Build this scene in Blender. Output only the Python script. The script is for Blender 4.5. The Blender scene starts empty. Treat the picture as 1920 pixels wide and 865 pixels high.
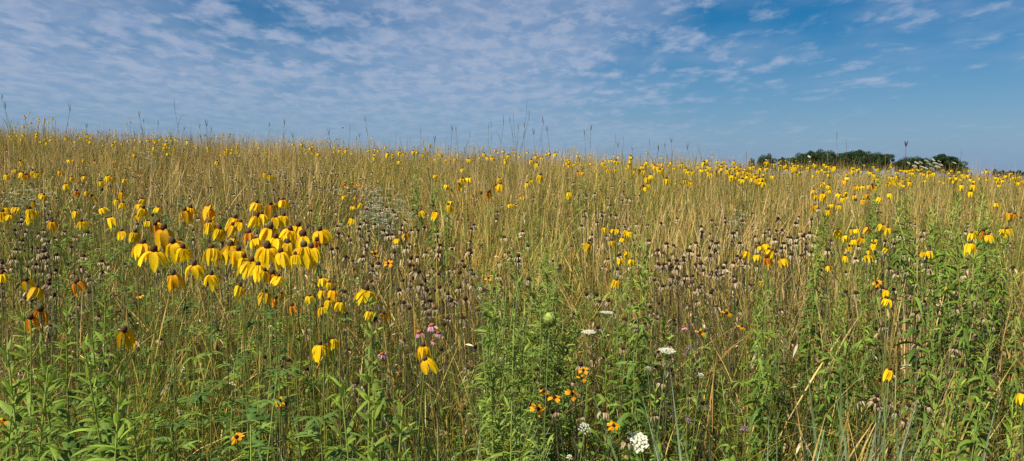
import bpy, math, random
import numpy as np
from mathutils import Vector

# ------------------------------------------------------------------ camera, sky, sun, exposure
sc = bpy.context.scene
W_PX, H_PX, F_PX = 1920.0, 865.0, 1423.0
EYE = 1.65
HOR = 330.0
PITCH = math.atan((H_PX / 2 - HOR) / F_PX)
cd = bpy.data.cameras.new("camera")
cam = bpy.data.objects.new("camera", cd)
sc.collection.objects.link(cam)
cd.sensor_width = 36.0
cd.lens = 36.0 * F_PX / W_PX
cd.clip_start = 0.05
cd.clip_end = 8000
cam.location = (0, 0, EYE)
cam.rotation_euler = (math.pi / 2 - PITCH, 0, 0)
sc.camera = cam

SUN_EL, SUN_AZ = math.radians(50), math.radians(-128)   # azimuth clockwise from +Y (view direction); sun behind and to the left
sv = Vector((math.sin(SUN_AZ) * math.cos(SUN_EL), math.cos(SUN_AZ) * math.cos(SUN_EL), math.sin(SUN_EL)))
sd = bpy.data.lights.new("sun", 'SUN')
sd.energy = 5.0
sd.angle = math.radians(0.5)
sd.color = (1.0, 0.93, 0.80)
sun = bpy.data.objects.new("sun", sd)
sc.collection.objects.link(sun)
sun.rotation_euler = sv.to_track_quat('Z', 'Y').to_euler()
sun.location = (-20, -20, 30)

world = bpy.data.worlds.new("World")
sc.world = world
world.use_nodes = True
NT = world.node_tree
for n in list(NT.nodes):
    NT.nodes.remove(n)


def nd(nt, t, **kw):
    n = nt.nodes.new(t)
    for k, v in kw.items():
        if k.startswith('i_'):
            n.inputs[k[2:].replace('_', ' ')].default_value = v
        else:
            setattr(n, k, v)
    return n


def mth(nt, op, a, b=None, c=None, clamp=False):
    n = nt.nodes.new('ShaderNodeMath')
    n.operation = op
    n.use_clamp = clamp
    for i, x in enumerate((a, b, c)):
        if x is None:
            continue
        if isinstance(x, (int, float)):
            n.inputs[i].default_value = x
        else:
            nt.links.new(x, n.inputs[i])
    return n.outputs[0]


def mrange(nt, x, a, b, c=0.0, d=1.0, smooth=True):
    n = nt.nodes.new('ShaderNodeMapRange')
    n.interpolation_type = 'SMOOTHSTEP' if smooth else 'LINEAR'
    nt.links.new(x, n.inputs[0])
    for i, v in zip((1, 2, 3, 4), (a, b, c, d)):
        n.inputs[i].default_value = v
    return n.outputs[0]


def mixc(nt, f, a, b, mode='MIX'):
    n = nt.nodes.new('ShaderNodeMix')
    n.data_type = 'RGBA'
    n.blend_type = mode
    for sock, x in ((n.inputs[0], f), (n.inputs[6], a), (n.inputs[7], b)):
        if isinstance(x, (int, float)):
            sock.default_value = x
        elif isinstance(x, tuple):
            sock.default_value = x if len(x) == 4 else (*x, 1)
        else:
            nt.links.new(x, sock)
    return n.outputs[2]


sky = nd(NT, 'ShaderNodeTexSky')
sky.sky_type = 'NISHITA'
sky.sun_disc = False
sky.sun_elevation = SUN_EL
sky.sun_rotation = SUN_AZ
sky.altitude = 250
sky.air_density = 1.0
sky.dust_density = 0.6
sky.ozone_density = 3.2
tc = nd(NT, 'ShaderNodeTexCoord')
sep = nd(NT, 'ShaderNodeSeparateXYZ')
NT.links.new(tc.outputs['Generated'], sep.inputs[0])
X, Y, Z = sep.outputs
zc = mth(NT, 'ADD', mth(NT, 'MAXIMUM', Z, 0.0), 0.12)
px = mth(NT, 'DIVIDE', X, zc)
py = mth(NT, 'DIVIDE', Y, zc)
comb = nd(NT, 'ShaderNodeCombineXYZ')
NT.links.new(px, comb.inputs[0])
NT.links.new(py, comb.inputs[1])
az = mth(NT, 'ARCTAN2', X, Y)            # 0 straight ahead, positive to the right


def wnoise(scale, detail, rough, off, stretch=(1, 1, 1), rot=0.0, dist=0.0):
    mp = nd(NT, 'ShaderNodeMapping')
    mp.inputs['Location'].default_value = off
    mp.inputs['Scale'].default_value = stretch
    mp.inputs['Rotation'].default_value = (0, 0, rot)
    NT.links.new(comb.outputs[0], mp.inputs[0])
    n = nd(NT, 'ShaderNodeTexNoise')
    n.inputs['Scale'].default_value = scale
    n.inputs['Detail'].default_value = detail
    n.inputs['Roughness'].default_value = rough
    n.inputs['Distortion'].default_value = dist
    NT.links.new(mp.outputs[0], n.inputs['Vector'])
    return n.outputs[0]


n_big = wnoise(0.75, 4, 0.55, (3.1, 7.7, 0), (1, 0.8, 1))
n_puff = wnoise(5.6, 5, 0.5, (11.3, 2.2, 0), (1, 0.62, 1), 0.15, 0.1)
n_fine = wnoise(11, 5, 0.6, (4.3, 9.2, 0), (1, 0.6, 1), 0.1, 0.2)
# thick deck over the left and the middle, thinning to the clear right
deck = mrange(NT, az, 0.0, 0.36, 1.0, 0.0)
lowfade = mrange(NT, Z, 0.02, 0.14)
cov = mth(NT, 'ADD', mth(NT, 'MULTIPLY', n_big, 0.55), mth(NT, 'MULTIPLY', n_puff, 0.78))
cov = mth(NT, 'ADD', cov, mth(NT, 'MULTIPLY', n_fine, 0.32))
cov = mth(NT, 'ADD', cov, mth(NT, 'MULTIPLY', deck, 0.20))
cov = mth(NT, 'ADD', cov, mth(NT, 'MULTIPLY', mrange(NT, az, 0.25, 0.62), -0.035))
body = mrange(NT, cov, 0.80, 1.08)
veil = mth(NT, 'MULTIPLY', mrange(NT, mth(NT, 'ADD', n_big, mth(NT, 'MULTIPLY', deck, 0.28)), 0.50, 0.80), 0.50)
opac = mth(NT, 'MAXIMUM', mth(NT, 'MULTIPLY', body, 0.62), veil)
opac = mth(NT, 'MULTIPLY', opac, mth(NT, 'ADD', mth(NT, 'MULTIPLY', lowfade, 0.72), 0.28), clamp=True)
ccol = mixc(NT, mrange(NT, n_fine, 0.35, 0.65), (4.8, 6.0, 8.7), (6.9, 7.5, 9.3))
hs = nd(NT, 'ShaderNodeHueSaturation')
hs.inputs['Hue'].default_value = 0.500
hs.inputs['Saturation'].default_value = 1.6
hs.inputs['Value'].default_value = 1.0
NT.links.new(sky.outputs[0], hs.inputs['Color'])
skyc = hs.outputs[0]
low = mrange(NT, Z, 0.0, 0.20, 1.0, 0.0, smooth=False)
skyc = mixc(NT, mth(NT, 'MULTIPLY', low, 0.75), skyc, (1.95, 4.1, 7.8))
full = mixc(NT, opac, skyc, ccol)
bg = nd(NT, 'ShaderNodeBackground')
bg.inputs[1].default_value = 0.053
NT.links.new(full, bg.inputs[0])
wo = nd(NT, 'ShaderNodeOutputWorld')
NT.links.new(bg.outputs[0], wo.inputs[0])

sc.view_settings.view_transform = 'Standard'
sc.view_settings.look = 'None'
sc.view_settings.exposure = 0.46
sc.view_settings.gamma = 1.0
sc.view_settings.use_curve_mapping = False
sc.cycles.max_bounces = 6
sc.cycles.diffuse_bounces = 3
sc.cycles.glossy_bounces = 2
sc.cycles.transmission_bounces = 3
sc.cycles.transparent_max_bounces = 4
sc.cycles.use_denoising = False

rng = np.random.default_rng(11)
random.seed(5)
PI = math.pi
UP = np.array([0.0, 0.0, 1.0])


# ------------------------------------------------------------------ the land
def ground(x, y):
    x = np.asarray(x, float); y = np.asarray(y, float)
    R = 1.33 - 0.0450 * np.clip(x, -22, 22) - 0.009 * np.clip(x, 0, 22) - 0.005 * np.clip(x, -22, 0)
    k = 0.0625
    S = np.where(y < 0, 0, k * y)
    S = np.where(y > 13, 0.8125 + k * (y - 13) - k * (y - 13) ** 2 / 12, S)
    y2 = 19 + 5.8
    s2 = 0.8125 + k * 11.8 - k * 11.8 ** 2 / 12
    sl = k - k * 11.8 / 6
    S = np.where(y > y2, s2 + sl * (y - y2), S)
    S = np.maximum(S, -5.0)
    bump = 0.03 * np.sin(x * 0.9 + 1.3 * np.sin(y * 0.35)) * np.clip(y / 6, 0, 1)
    return R * S + bump


ct, st = math.cos(PITCH), math.sin(PITCH)


def ray(u, v):
    a = (np.asarray(u, float) - W_PX / 2) / F_PX
    b = (H_PX / 2 - np.asarray(v, float)) / F_PX
    d = np.stack([a, ct + b * st, -st + b * ct], -1)
    return d / d[..., 1:2]                 # per metre of y


def pix(P):
    r = np.asarray(P, float) - np.array([0, 0, EYE])
    f = r[..., 1] * ct - r[..., 2] * st
    up = r[..., 1] * st + r[..., 2] * ct
    f = np.maximum(f, 1e-3)
    return W_PX / 2 + F_PX * r[..., 0] / f, H_PX / 2 - F_PX * up / f


def stand(u, v, hp, ymax=21.0):
    """Where a plant of height hp whose top shows at (u, v) has its foot."""
    d = ray(u, v)
    ys = np.linspace(1.2, ymax, 700)
    z = EYE + d[..., 2:3] * ys
    g = ground(d[..., 0:1] * ys, ys) + np.asarray(hp)[..., None]
    hit = z <= g
    i = np.where(hit.any(-1), hit.argmax(-1), np.argmin(z - g, axis=-1))
    y = ys[i]
    return d[..., 0] * y, y


def fbm(x, y, s, seed=0):
    r = np.random.default_rng(seed)
    o = 0
    for k in range(5):
        a, b, c = r.uniform(0, 2 * PI), r.uniform(0, 2 * PI), r.uniform(0, 2 * PI)
        w = s * 1.7 ** k
        o = o + np.sin((x * math.cos(a) + y * math.sin(a)) * w + b + 1.6 * np.sin((x * math.sin(a) - y * math.cos(a)) * w * 0.7 + c)) * 0.62 ** k
    return o / 2.2


# ------------------------------------------------------------------ materials
def plant_mat(name, trans=0.3, rough=0.55, spec=0.25, var=0.22, nscale=60.0, sheen=0.0):
    m = bpy.data.materials.new(name)
    m.use_nodes = True
    nt = m.node_tree
    for n in list(nt.nodes):
        nt.nodes.remove(n)
    out = nd(nt, 'ShaderNodeOutputMaterial')
    at = nd(nt, 'ShaderNodeAttribute'); at.attribute_name = 'Col'
    geo = nd(nt, 'ShaderNodeNewGeometry')
    no = nd(nt, 'ShaderNodeTexNoise'); no.inputs['Scale'].default_value = nscale; no.inputs['Detail'].default_value = 3
    nt.links.new(geo.outputs['Position'], no.inputs['Vector'])
    f = mrange(nt, no.outputs[0], 0.3, 0.7, 1 - var, 1 + var, smooth=False)
    oi = nd(nt, 'ShaderNodeObjectInfo')
    f2 = mrange(nt, oi.outputs['Random'], 0, 1, 0.85, 1.15, smooth=False)
    vm = nd(nt, 'ShaderNodeVectorMath'); vm.operation = 'SCALE'
    nt.links.new(at.outputs['Color'], vm.inputs[0])
    nt.links.new(mth(nt, 'MULTIPLY', f, f2), vm.inputs['Scale'])
    p = nd(nt, 'ShaderNodeBsdfPrincipled')
    p.inputs['Roughness'].default_value = rough
    p.inputs['Specular IOR Level'].default_value = spec
    nt.links.new(vm.outputs[0], p.inputs['Base Color'])
    if trans > 0:
        t = nd(nt, 'ShaderNodeBsdfTranslucent')
        nt.links.new(vm.outputs[0], t.inputs[0])
        mx = nd(nt, 'ShaderNodeMixShader'); mx.inputs[0].default_value = trans
        nt.links.new(p.outputs[0], mx.inputs[1]); nt.links.new(t.outputs[0], mx.inputs[2])
        nt.links.new(mx.outputs[0], out.inputs[0])
    else:
        nt.links.new(p.outputs[0], out.inputs[0])
    return m


M_LEAF = plant_mat('leaf', 0.32, 0.55, 0.2, 0.25, 45)
M_GRASS = plant_mat('grass', 0.28, 0.5, 0.25, 0.25, 18)
M_DRY = plant_mat('dry_stem', 0.12, 0.7, 0.15, 0.2, 30)
M_STEM = plant_mat('stem', 0.0, 0.55, 0.3, 0.2, 60)
M_PETAL = plant_mat('petal', 0.38, 0.6, 0.12, 0.20, 260)
M_CONE = plant_mat('cone', 0.0, 0.85, 0.1, 0.45, 500)
M_BARK = plant_mat('bark', 0.0, 0.9, 0.1, 0.3, 4)
M_CROWN = plant_mat('crown', 0.2, 0.6, 0.2, 0.35, 0.5)


def ground_mat():
    m = bpy.data.materials.new('soil')
    m.use_nodes = True
    nt = m.node_tree
    p = nt.nodes['Principled BSDF']
    geo = nd(nt, 'ShaderNodeNewGeometry')
    n1 = nd(nt, 'ShaderNodeTexNoise'); n1.inputs['Scale'].default_value = 0.6; n1.inputs['Detail'].default_value = 6
    n2 = nd(nt, 'ShaderNodeTexNoise'); n2.inputs['Scale'].default_value = 35; n2.inputs['Detail'].default_value = 5
    for n in (n1, n2):
        nt.links.new(geo.outputs['Position'], n.inputs['Vector'])
    a = mixc(nt, mrange(nt, n1.outputs[0], 0.35, 0.65), (0.10, 0.075, 0.035), (0.07, 0.09, 0.025))
    b = mixc(nt, mrange(nt, n2.outputs[0], 0.4, 0.7), a, (0.19, 0.14, 0.07))
    nt.links.new(b, p.inputs['Base Color'])
    p.inputs['Roughness'].default_value = 0.95
    bp = nd(nt, 'ShaderNodeBump'); bp.inputs['Strength'].default_value = 0.7; bp.inputs['Distance'].default_value = 0.03
    nt.links.new(n2.outputs[0], bp.inputs['Height']); nt.links.new(bp.outputs[0], p.inputs['Normal'])
    return m


# ------------------------------------------------------------------ mesh soup
class Soup:
    def __init__(s):
        s.V, s.Q, s.T, s.C, s.n = [], [], [], [], 0

    def add(s, v, q=None, t=None, c=None):
        v = np.asarray(v, float).reshape(-1, 3)
        c = np.asarray(c, float)
        if c.ndim == 1:
            c = np.tile(c, (len(v), 1))
        s.V.append(v); s.C.append(c.reshape(-1, 3))
        if q is not None and len(q):
            s.Q.append(np.asarray(q, np.int64) + s.n)
        if t is not None and len(t):
            s.T.append(np.asarray(t, np.int64) + s.n)
        s.n += len(v)
        return s

    def arr(s):
        V = np.concatenate(s.V); C = np.concatenate(s.C)
        Q = np.concatenate(s.Q) if s.Q else np.zeros((0, 4), np.int64)
        T = np.concatenate(s.T) if s.T else np.zeros((0, 3), np.int64)
        return V, Q, T, C

    def mesh(s, name, mat, smooth=True):
        V, Q, T, C = s.arr()
        me = bpy.data.meshes.new(name)
        me.vertices.add(len(V)); me.vertices.foreach_set('co', V.astype(np.float32).ravel())
        nl = Q.size + T.size
        me.loops.add(nl)
        me.loops.foreach_set('vertex_index', np.concatenate([Q.ravel(), T.ravel()]).astype(np.int32))
        npol = len(Q) + len(T)
        me.polygons.add(npol)
        ls = np.concatenate([np.arange(len(Q)) * 4, Q.size + np.arange(len(T)) * 3]).astype(np.int32)
        me.polygons.foreach_set('loop_start', ls)
        me.polygons.foreach_set('use_smooth', np.full(npol, smooth))
        me.update(calc_edges=True)
        ca = me.attributes.new('Col', 'FLOAT_COLOR', 'POINT')
        ca.data.foreach_set('color', np.concatenate([np.clip(C, 0, 1), np.ones((len(C), 1))], 1).astype(np.float32).ravel())
        me.materials.append(mat)
        return me


def nrm(v):
    return v / np.maximum(np.linalg.norm(v, axis=-1, keepdims=True), 1e-9)


P_GRASS = lambda t: np.clip(1.0 - t ** 2.2, 0.04, 1)
P_LEAF = lambda t: np.clip(np.sin(PI * np.clip(t, 0, 1) ** 0.75) ** 0.8, 0.05, 1)
P_STEM = lambda t: 1.0 - 0.45 * t
P_CULM = lambda t: np.where(t < 0.83, 1.0 - 0.35 * t, np.where(t > 0.985, 0.15, 2.1))
P_PETAL = lambda t: np.clip(0.30 + 0.95 * np.sin(PI * np.clip(t * 0.90 + 0.02, 0, 1)) ** 0.9, 0.1, 1.3) * np.where(t > 0.97, 0.35, 1.0)


def blades(S, B, D, L, Wd, bend, segs, prof, side, c0, c1=None, fold=0.0, twist=0.0, cp=1.0):
    N = len(B)
    t = np.linspace(0, 1, segs + 1)
    T = segs + 1
    L = np.broadcast_to(L, (N,)); Wd = np.broadcast_to(Wd, (N,))
    P = B[:, None] + D[:, None] * (L[:, None] * t)[..., None] + bend[:, None] * (L[:, None] * t ** 2)[..., None]
    tan = nrm(D[:, None] + 2 * bend[:, None] * t[None, :, None])
    sd_ = side[:, None] - tan * (side[:, None] * tan).sum(-1, keepdims=True)
    sd_ = nrm(sd_)
    nm = np.cross(tan, sd_)
    if np.any(twist):
        a = np.broadcast_to(twist, (N,))[:, None] * t
        sd_ = sd_ * np.cos(a)[..., None] + nm * np.sin(a)[..., None]
        nm = np.cross(tan, sd_)
    w = (Wd[:, None] * prof(t)[None]) * 0.5
    cols = [P - sd_ * w[..., None], P + sd_ * w[..., None]]
    if fold:
        cols.insert(1, P - nm * (w * fold)[..., None])
    K = len(cols)
    V = np.stack(cols, 2)
    c0 = np.broadcast_to(c0, (N, 3))
    if c1 is None:
        c1 = c0
    c1 = np.broadcast_to(c1, (N, 3))
    tt = (t ** cp)[None, :, None]
    C = c0[:, None] * (1 - tt) + c1[:, None] * tt
    C = np.repeat(C[:, :, None], K, 2)
    base = (np.arange(N) * T * K)[:, None, None]
    i = (np.arange(segs) * K)[None, :, None]; j = np.arange(K - 1)[None, None, :]
    a = base + i + j
    Q = np.stack([a, a + 1, a + K + 1, a + K], -1).reshape(-1, 4)
    S.add(V, Q, None, C.reshape(-1, 3))


def tube(S, pts, rad, sides, c0, c1=None):
    pts = np.asarray(pts, float); K = len(pts)
    rad = np.broadcast_to(rad, (K,))
    tan = nrm(np.gradient(pts, axis=0))
    ref = np.array([1.0, 0.13, 0.0]) if abs(tan[0][0]) < 0.9 else np.array([0, 1.0, 0])
    s1 = nrm(np.cross(tan, ref)); s2 = np.cross(tan, s1)
    a = np.linspace(0, 2 * PI, sides, endpoint=False)
    V = pts[:, None] + rad[:, None, None] * (np.cos(a)[None, :, None] * s1[:, None] + np.sin(a)[None, :, None] * s2[:, None])
    i = np.arange(K - 1)[:, None] * sides; j = np.arange(sides)[None]
    jn = (j + 1) % sides
    Q = np.stack([i + j, i + jn, i + sides + jn, i + sides + j], -1).reshape(-1, 4)
    c0 = np.asarray(c0, float); c1 = c0 if c1 is None else np.asarray(c1, float)
    tt = np.linspace(0, 1, K)[:, None, None]
    C = np.broadcast_to(c0 * (1 - tt) + c1 * tt, (K, sides, 3))
    S.add(V, Q, None, C.reshape(-1, 3))


def ball(S, c, r, nu, nv, colf, bump=0.0, rr=None, seed=0, rz=None):
    """ellipsoid with knobbly surface; colf(theta01, z01) -> colour"""
    rg = np.random.default_rng(seed)
    rz = r if rz is None else rz
    ph = np.linspace(0, PI, nv)
    th = np.linspace(0, 2 * PI, nu, endpoint=False)
    PH, TH = np.meshgrid(ph, th, indexing='ij')
    b = 1 + bump * (rg.random(PH.shape) - 0.5) * 2 * np.sin(PH) ** 0.3
    x = r * np.sin(PH) * np.cos(TH) * b; y = r * np.sin(PH) * np.sin(TH) * b; z = rz * np.cos(PH) * b
    V = np.stack([x, y, z], -1) + np.asarray(c)
    i = np.arange(nv - 1)[:, None] * nu; j = np.arange(nu)[None]; jn = (j + 1) % nu
    Q = np.stack([i + j, i + nu + j, i + nu + jn, i + jn], -1).reshape(-1, 4)
    C = np.array([[colf(0, 0.5 + 0.5 * math.cos(p)) for _ in th] for p in ph]) * (0.75 + 0.5 * rg.random(PH.shape))[..., None]
    S.add(V, Q, None, C.reshape(-1, 3))


def stamp(S, arr, P, R, sc_, tilt=0.0, shade=None):
    """many copies of a small mesh in one soup"""
    V, Q, T, C = arr
    N = len(P)
    ca, sa = np.cos(R), np.sin(R)
    sc_ = np.broadcast_to(sc_, (N,))
    x = V[None, :, 0] * ca[:, None] - V[None, :, 1] * sa[:, None]
    y = V[None, :, 0] * sa[:, None] + V[None, :, 1] * ca[:, None]
    z = np.broadcast_to(V[None, :, 2], x.shape)
    if np.ndim(tilt) or tilt:
        tl = rng.normal(0, 1, N) * tilt; 
        x, z = x * np.cos(tl)[:, None] + z * np.sin(tl)[:, None], -x * np.sin(tl)[:, None] + z * np.cos(tl)[:, None]
    VV = np.stack([x, y, z], -1) * sc_[:, None, None] + P[:, None]
    off = (np.arange(N) * len(V))[:, None, None]
    CC = np.repeat(C[None], N, 0)
    if shade is not None:
        CC = CC * shade[:, None, None]
    S.add(VV, (Q[None] + off).reshape(-1, 4) if len(Q) else None, (T[None] + off).reshape(-1, 3) if len(T) else None, CC.reshape(-1, 3))


COLL = sc.collection


def link(name, me, parent=None):
    o = bpy.data.objects.new(name, me)
    COLL.objects.link(o)
    if parent is not None:
        o.parent = parent
    return o


def tag(o, label=None, cat=None, group=None, kind=None):
    if label: o['label'] = label
    if cat: o['category'] = cat
    if group: o['group'] = group
    if kind: o['kind'] = kind
    return o


# ------------------------------------------------------------------ ground sheet
def build_ground():
    xs = np.unique(np.concatenate([np.linspace(-30, 30, 121), np.linspace(-300, 300, 61), [-4000, -2000, -1000, -500, 500, 1000, 2000, 4000]]))
    ys = np.unique(np.concatenate([np.linspace(-6, 40, 116), np.linspace(-60, 300, 73), [-1000, -300, 500, 800, 1500, 3000, 5000]]))
    Xg, Yg = np.meshgrid(xs, ys, indexing='ij')
    Zg = ground(Xg, Yg)
    V = np.stack([Xg, Yg, Zg], -1)
    n, m = Xg.shape
    i = np.arange(n - 1)[:, None] * m; j = np.arange(m - 1)[None]
    Q = np.stack([i + j, i + m + j, i + m + j + 1, i + j + 1], -1).reshape(-1, 4)
    S = Soup(); S.add(V, Q, None, np.array([0.1, 0.1, 0.05]))
    tag(link('ground', S.mesh('ground', ground_mat())), kind='structure')


build_ground()

# ------------------------------------------------------------------ colours of the meadow, read off as patches
# (u, v, ru, rv, weight): + greener, - drier
GREEN = [(600, 480, 200, 50, .10), (1300, 560, 200, 60, .12), (1050, 350, 150, 30, .10), (350, 600, 330, 90, .30), (250, 780, 300, 110, .35), (640, 760, 160, 110, .32), (1080, 640, 170, 110, .45),
         (1000, 520, 80, 80, .45), (1210, 450, 40, 70, .3), (1420, 620, 120, 90, .15), (1700, 420, 170, 60, .40), (1850, 500, 100, 90, .30),
         (1850, 760, 80, 120, .25), (1250, 760, 120, 100, .2), (90, 350, 130, 25, .25), (300, 400, 60, 40, .25), (760, 340, 90, 50, .30),
         (640, 330, 60, 35, .25), (1620, 560, 60, 60, .25), (1450, 750, 110, 110, .15),
         (850, 430, 60, 70, -.45), (1290, 400, 150, 45, -.45), (1690, 560, 80, 80, -.40), (930, 700, 90, 150, -.30), (1080, 780, 110, 90, -.20),
         (60, 290, 120, 30, -.25), (1500, 480, 80, 60, -.1), (560, 420, 60, 60, -.15), (450, 290, 200, 25, -.2), (1800, 340, 200, 20, -.2),
         (1600, 720, 230, 110, -.42), (230, 690, 60, 90, -.3), (1450, 640, 120, 60, -.12), (180, 480, 60, 60, -.1)]


def greenness(u, v, x, y):
    g = 0.66 + 0.10 * np.clip((v - 330) / 300, -0.25, 1) - 0.30 * np.clip((350 - v) / 50, 0, 1)
    for (a, b, ra, rb, w) in GREEN:
        g = g + w * np.exp(-((u - a) / ra) ** 2 - ((v - b) / rb) ** 2)
    return g + 0.32 * fbm(x, y, 1.1, 3) + 0.15 * fbm(x, y, 3.7, 4)


HALF = 0.86


def scatter(n, y0, y1, power=1.0, half=HALF):
    """points in the fan in front of the camera, uniform in area for power=1"""
    u = rng.random(n)
    y = (y0 ** (2 * power) + u * (y1 ** (2 * power) - y0 ** (2 * power))) ** (0.5 / power)
    x = (rng.random(n) * 2 - 1) * (half * y + 0.6)
    return x, y


def foot(x, y):
    return np.stack([x, y, ground(x, y) - 0.01], -1)


def jit(c, n, a=0.18, hue=0.06):
    c = np.asarray(c, float)
    return np.clip(c * (1 + a * rng.normal(size=(n, 1))) * (1 + hue * rng.normal(size=(n, 3))), 0.004, 0.95)


def pal(cols, n, a=0.16, hue=0.05):
    cols = np.asarray(cols, float)
    return jit(cols[rng.integers(0, len(cols), n)], n, a, hue)


TAN = [(.62, .42, .095), (.52, .35, .075), (.72, .54, .18), (.44, .30, .065), (.58, .44, .085), (.52, .30, .07), (.56, .42, .13), (.42, .34, .05)]
GRN = [(.11, .20, .022), (.14, .24, .027), (.20, .28, .03), (.08, .15, .03), (.25, .31, .045), (.15, .20, .05)]
OLV = [(.30, .27, .035), (.38, .32, .05), (.22, .23, .03)]
BRN = [(.18, .115, .05), (.25, .165, .07), (.12, .08, .035), (.34, .23, .11)]
BLU = [(.17, .26, .11), (.20, .29, .13), (.14, .23, .07)]


def rdir(n):
    a = rng.uniform(0, 2 * PI, n)
    return np.stack([np.cos(a), np.sin(a), 0 * a], -1)


def upright(n, lean):
    d = rdir(n) * np.abs(rng.normal(0, lean, (n, 1)))
    d[:, 2] = 1
    return nrm(d)


def lumps(x, y):
    """height of the canopy varies from spot to spot"""
    return 1 + 0.11 * fbm(x, y, 0.8, 8) + 0.08 * fbm(x, y, 2.6, 9)


# dry grass: culms with narrow seed heads
def dry_grass():
    S = Soup()
    for (n, y0, y1, segs, wmul, low) in ((21000, 1.85, 4.2, 7, .78, 0.5), (42000, 4.2, 9, 6, 1.0, 0.6), (70000, 9, 17, 5, 1.3, 0.7), (32000, 17, 24, 4, 1.7, 0.8)):
        x, y = scatter(n, y0, y1)
        clump = fbm(x, y, 3.3, 21)
        H = (0.97 + 0.10 * rng.normal(size=n)) * lumps(x, y)
        u, v = pix(np.stack([x, y, ground(x, y) + H], -1))
        g = greenness(u, v, x, y)
        keep = rng.random(n) < np.clip(1.15 - 1.15 * g + 0.25 * clump, 0.06, 1)
        x, y, H = x[keep], y[keep], H[keep]; n = len(x)
        H = np.where(rng.random(n) < 0.3, H * rng.uniform(low, 1, n), H)
        H = H * np.where(y < 2.6, 0.86 + 0.14 * (y - 1.7) / 0.9, 1)
        # the clumps lean together, most of them a little to the right
        la = fbm(x, y, 1.9, 31) * 0.16 + .45 * np.clip(fbm(x, y, 1.3, 33) - .55, 0, .6)
        D = upright(n, 0.16); D[:, 0] += la; D = nrm(D)
        bend = rdir(n) * rng.gamma(1.1, 0.17, (n, 1)); bend[:, 0] += la * 0.8; bend[:, 2] -= np.linalg.norm(bend[:, :2], axis=1) * 0.5
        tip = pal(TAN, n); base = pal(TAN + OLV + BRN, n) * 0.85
        pw = np.clip(fbm(x, y, 1.6, 51) * .9 + .35, 0, 1)[:, None] * rng.uniform(.3, 1, (n, 1))
        tip = tip * (1 - pw) + pal([(.66, .47, .24), (.60, .42, .22), (.52, .33, .16)], n) * pw
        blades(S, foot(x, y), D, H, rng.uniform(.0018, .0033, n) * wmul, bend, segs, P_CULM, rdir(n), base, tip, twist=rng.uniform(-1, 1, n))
    tag(link('dry_grass', S.mesh('dry_grass', M_DRY)), 'tan dry grass stems with narrow seed heads all over the slope', 'dry grass', kind='stuff')


# dead leaves of the grass: long, pale, bent over
def dead_blades():
    S = Soup()
    for (n, y0, y1, segs, wmul) in ((6000, 1.85, 4.5, 8, 1.0), (14000, 4.5, 10, 6, 1.1), (16000, 10, 18, 5, 1.5)):
        x, y = scatter(n, y0, y1)
        H = rng.uniform(.35, 1.0, n)
        B = foot(x, y); B[:, 2] += rng.uniform(0, .45, n)
        D = upright(n, 0.35)
        out = nrm(D * np.array([1, 1, 0]) + 1e-6)
        k = rng.uniform(.1, .65, (n, 1))
        bend = out * k * 0.8; bend[:, 2] = -k[:, 0] * 0.9
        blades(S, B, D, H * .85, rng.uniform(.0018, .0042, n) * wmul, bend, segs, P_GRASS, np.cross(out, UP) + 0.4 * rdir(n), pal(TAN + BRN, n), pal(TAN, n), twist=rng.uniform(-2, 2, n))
    tag(link('dead_grass_blades', S.mesh('dead_grass_blades', M_DRY)), 'pale dead grass blades bent over among the green stems', 'dead grass', kind='stuff')


def green_grass():
    S = Soup()
    for (n, y0, y1, segs, wmul) in ((30000, 1.8, 4.2, 7, .9), (50000, 4.2, 9, 5, 1.1), (60000, 9, 17, 4, 1.6), (9000, 17, 22, 3, 2.2)):
        x, y = scatter(n, y0, y1)
        H = rng.uniform(.45, 1.06, n) * lumps(x, y)
        u, v = pix(np.stack([x, y, ground(x, y) + H * .9], -1))
        g = greenness(u, v, x, y)
        keep = rng.random(n) < np.clip(1.5 * g - 0.08 + 0.2 * fbm(x, y, 3.1, 44), 0.1, 1)
        x, y, H = x[keep], y[keep], H[keep]; n = len(x)
        D = upright(n, 0.30)
        out = nrm(D * np.array([1, 1, 0]) + 1e-6)
        k = rng.gamma(1.6, 0.13, (n, 1))
        bend = out * k * .8; bend[:, 2] = -k[:, 0] * .8
        c = pal(GRN + OLV, n)
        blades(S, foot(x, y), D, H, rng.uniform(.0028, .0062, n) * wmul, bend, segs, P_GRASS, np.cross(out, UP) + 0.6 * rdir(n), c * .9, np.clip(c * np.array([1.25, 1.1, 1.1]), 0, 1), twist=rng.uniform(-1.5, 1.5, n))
    tag(link('green_grass', S.mesh('green_grass', M_GRASS)), 'green grass blades arching between the dry stems', 'grass', kind='stuff')


# brown thatch low in the sward
def thatch():
    S = Soup()
    for (n, y0, y1, segs, wmul) in ((12000, 1.9, 4.5, 5, 1.0), (16000, 4.5, 10, 4, 1.5), (12000, 10, 18, 3, 2.5)):
        x, y = scatter(n, y0, y1)
        H = rng.uniform(.25, .82, n)
        D = upright(n, 0.28)
        bend = rdir(n) * rng.uniform(0, .3, (n, 1))
        blades(S, foot(x, y), D, H, rng.uniform(.0015, .0035, n) * wmul, bend, segs, P_STEM, rdir(n), pal(BRN, n), pal(BRN + TAN[:2], n))
    tag(link('brown_thatch', S.mesh('brown_thatch', M_DRY)), 'tangle of brown dead stems low in the meadow', 'thatch', kind='stuff')


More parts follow.
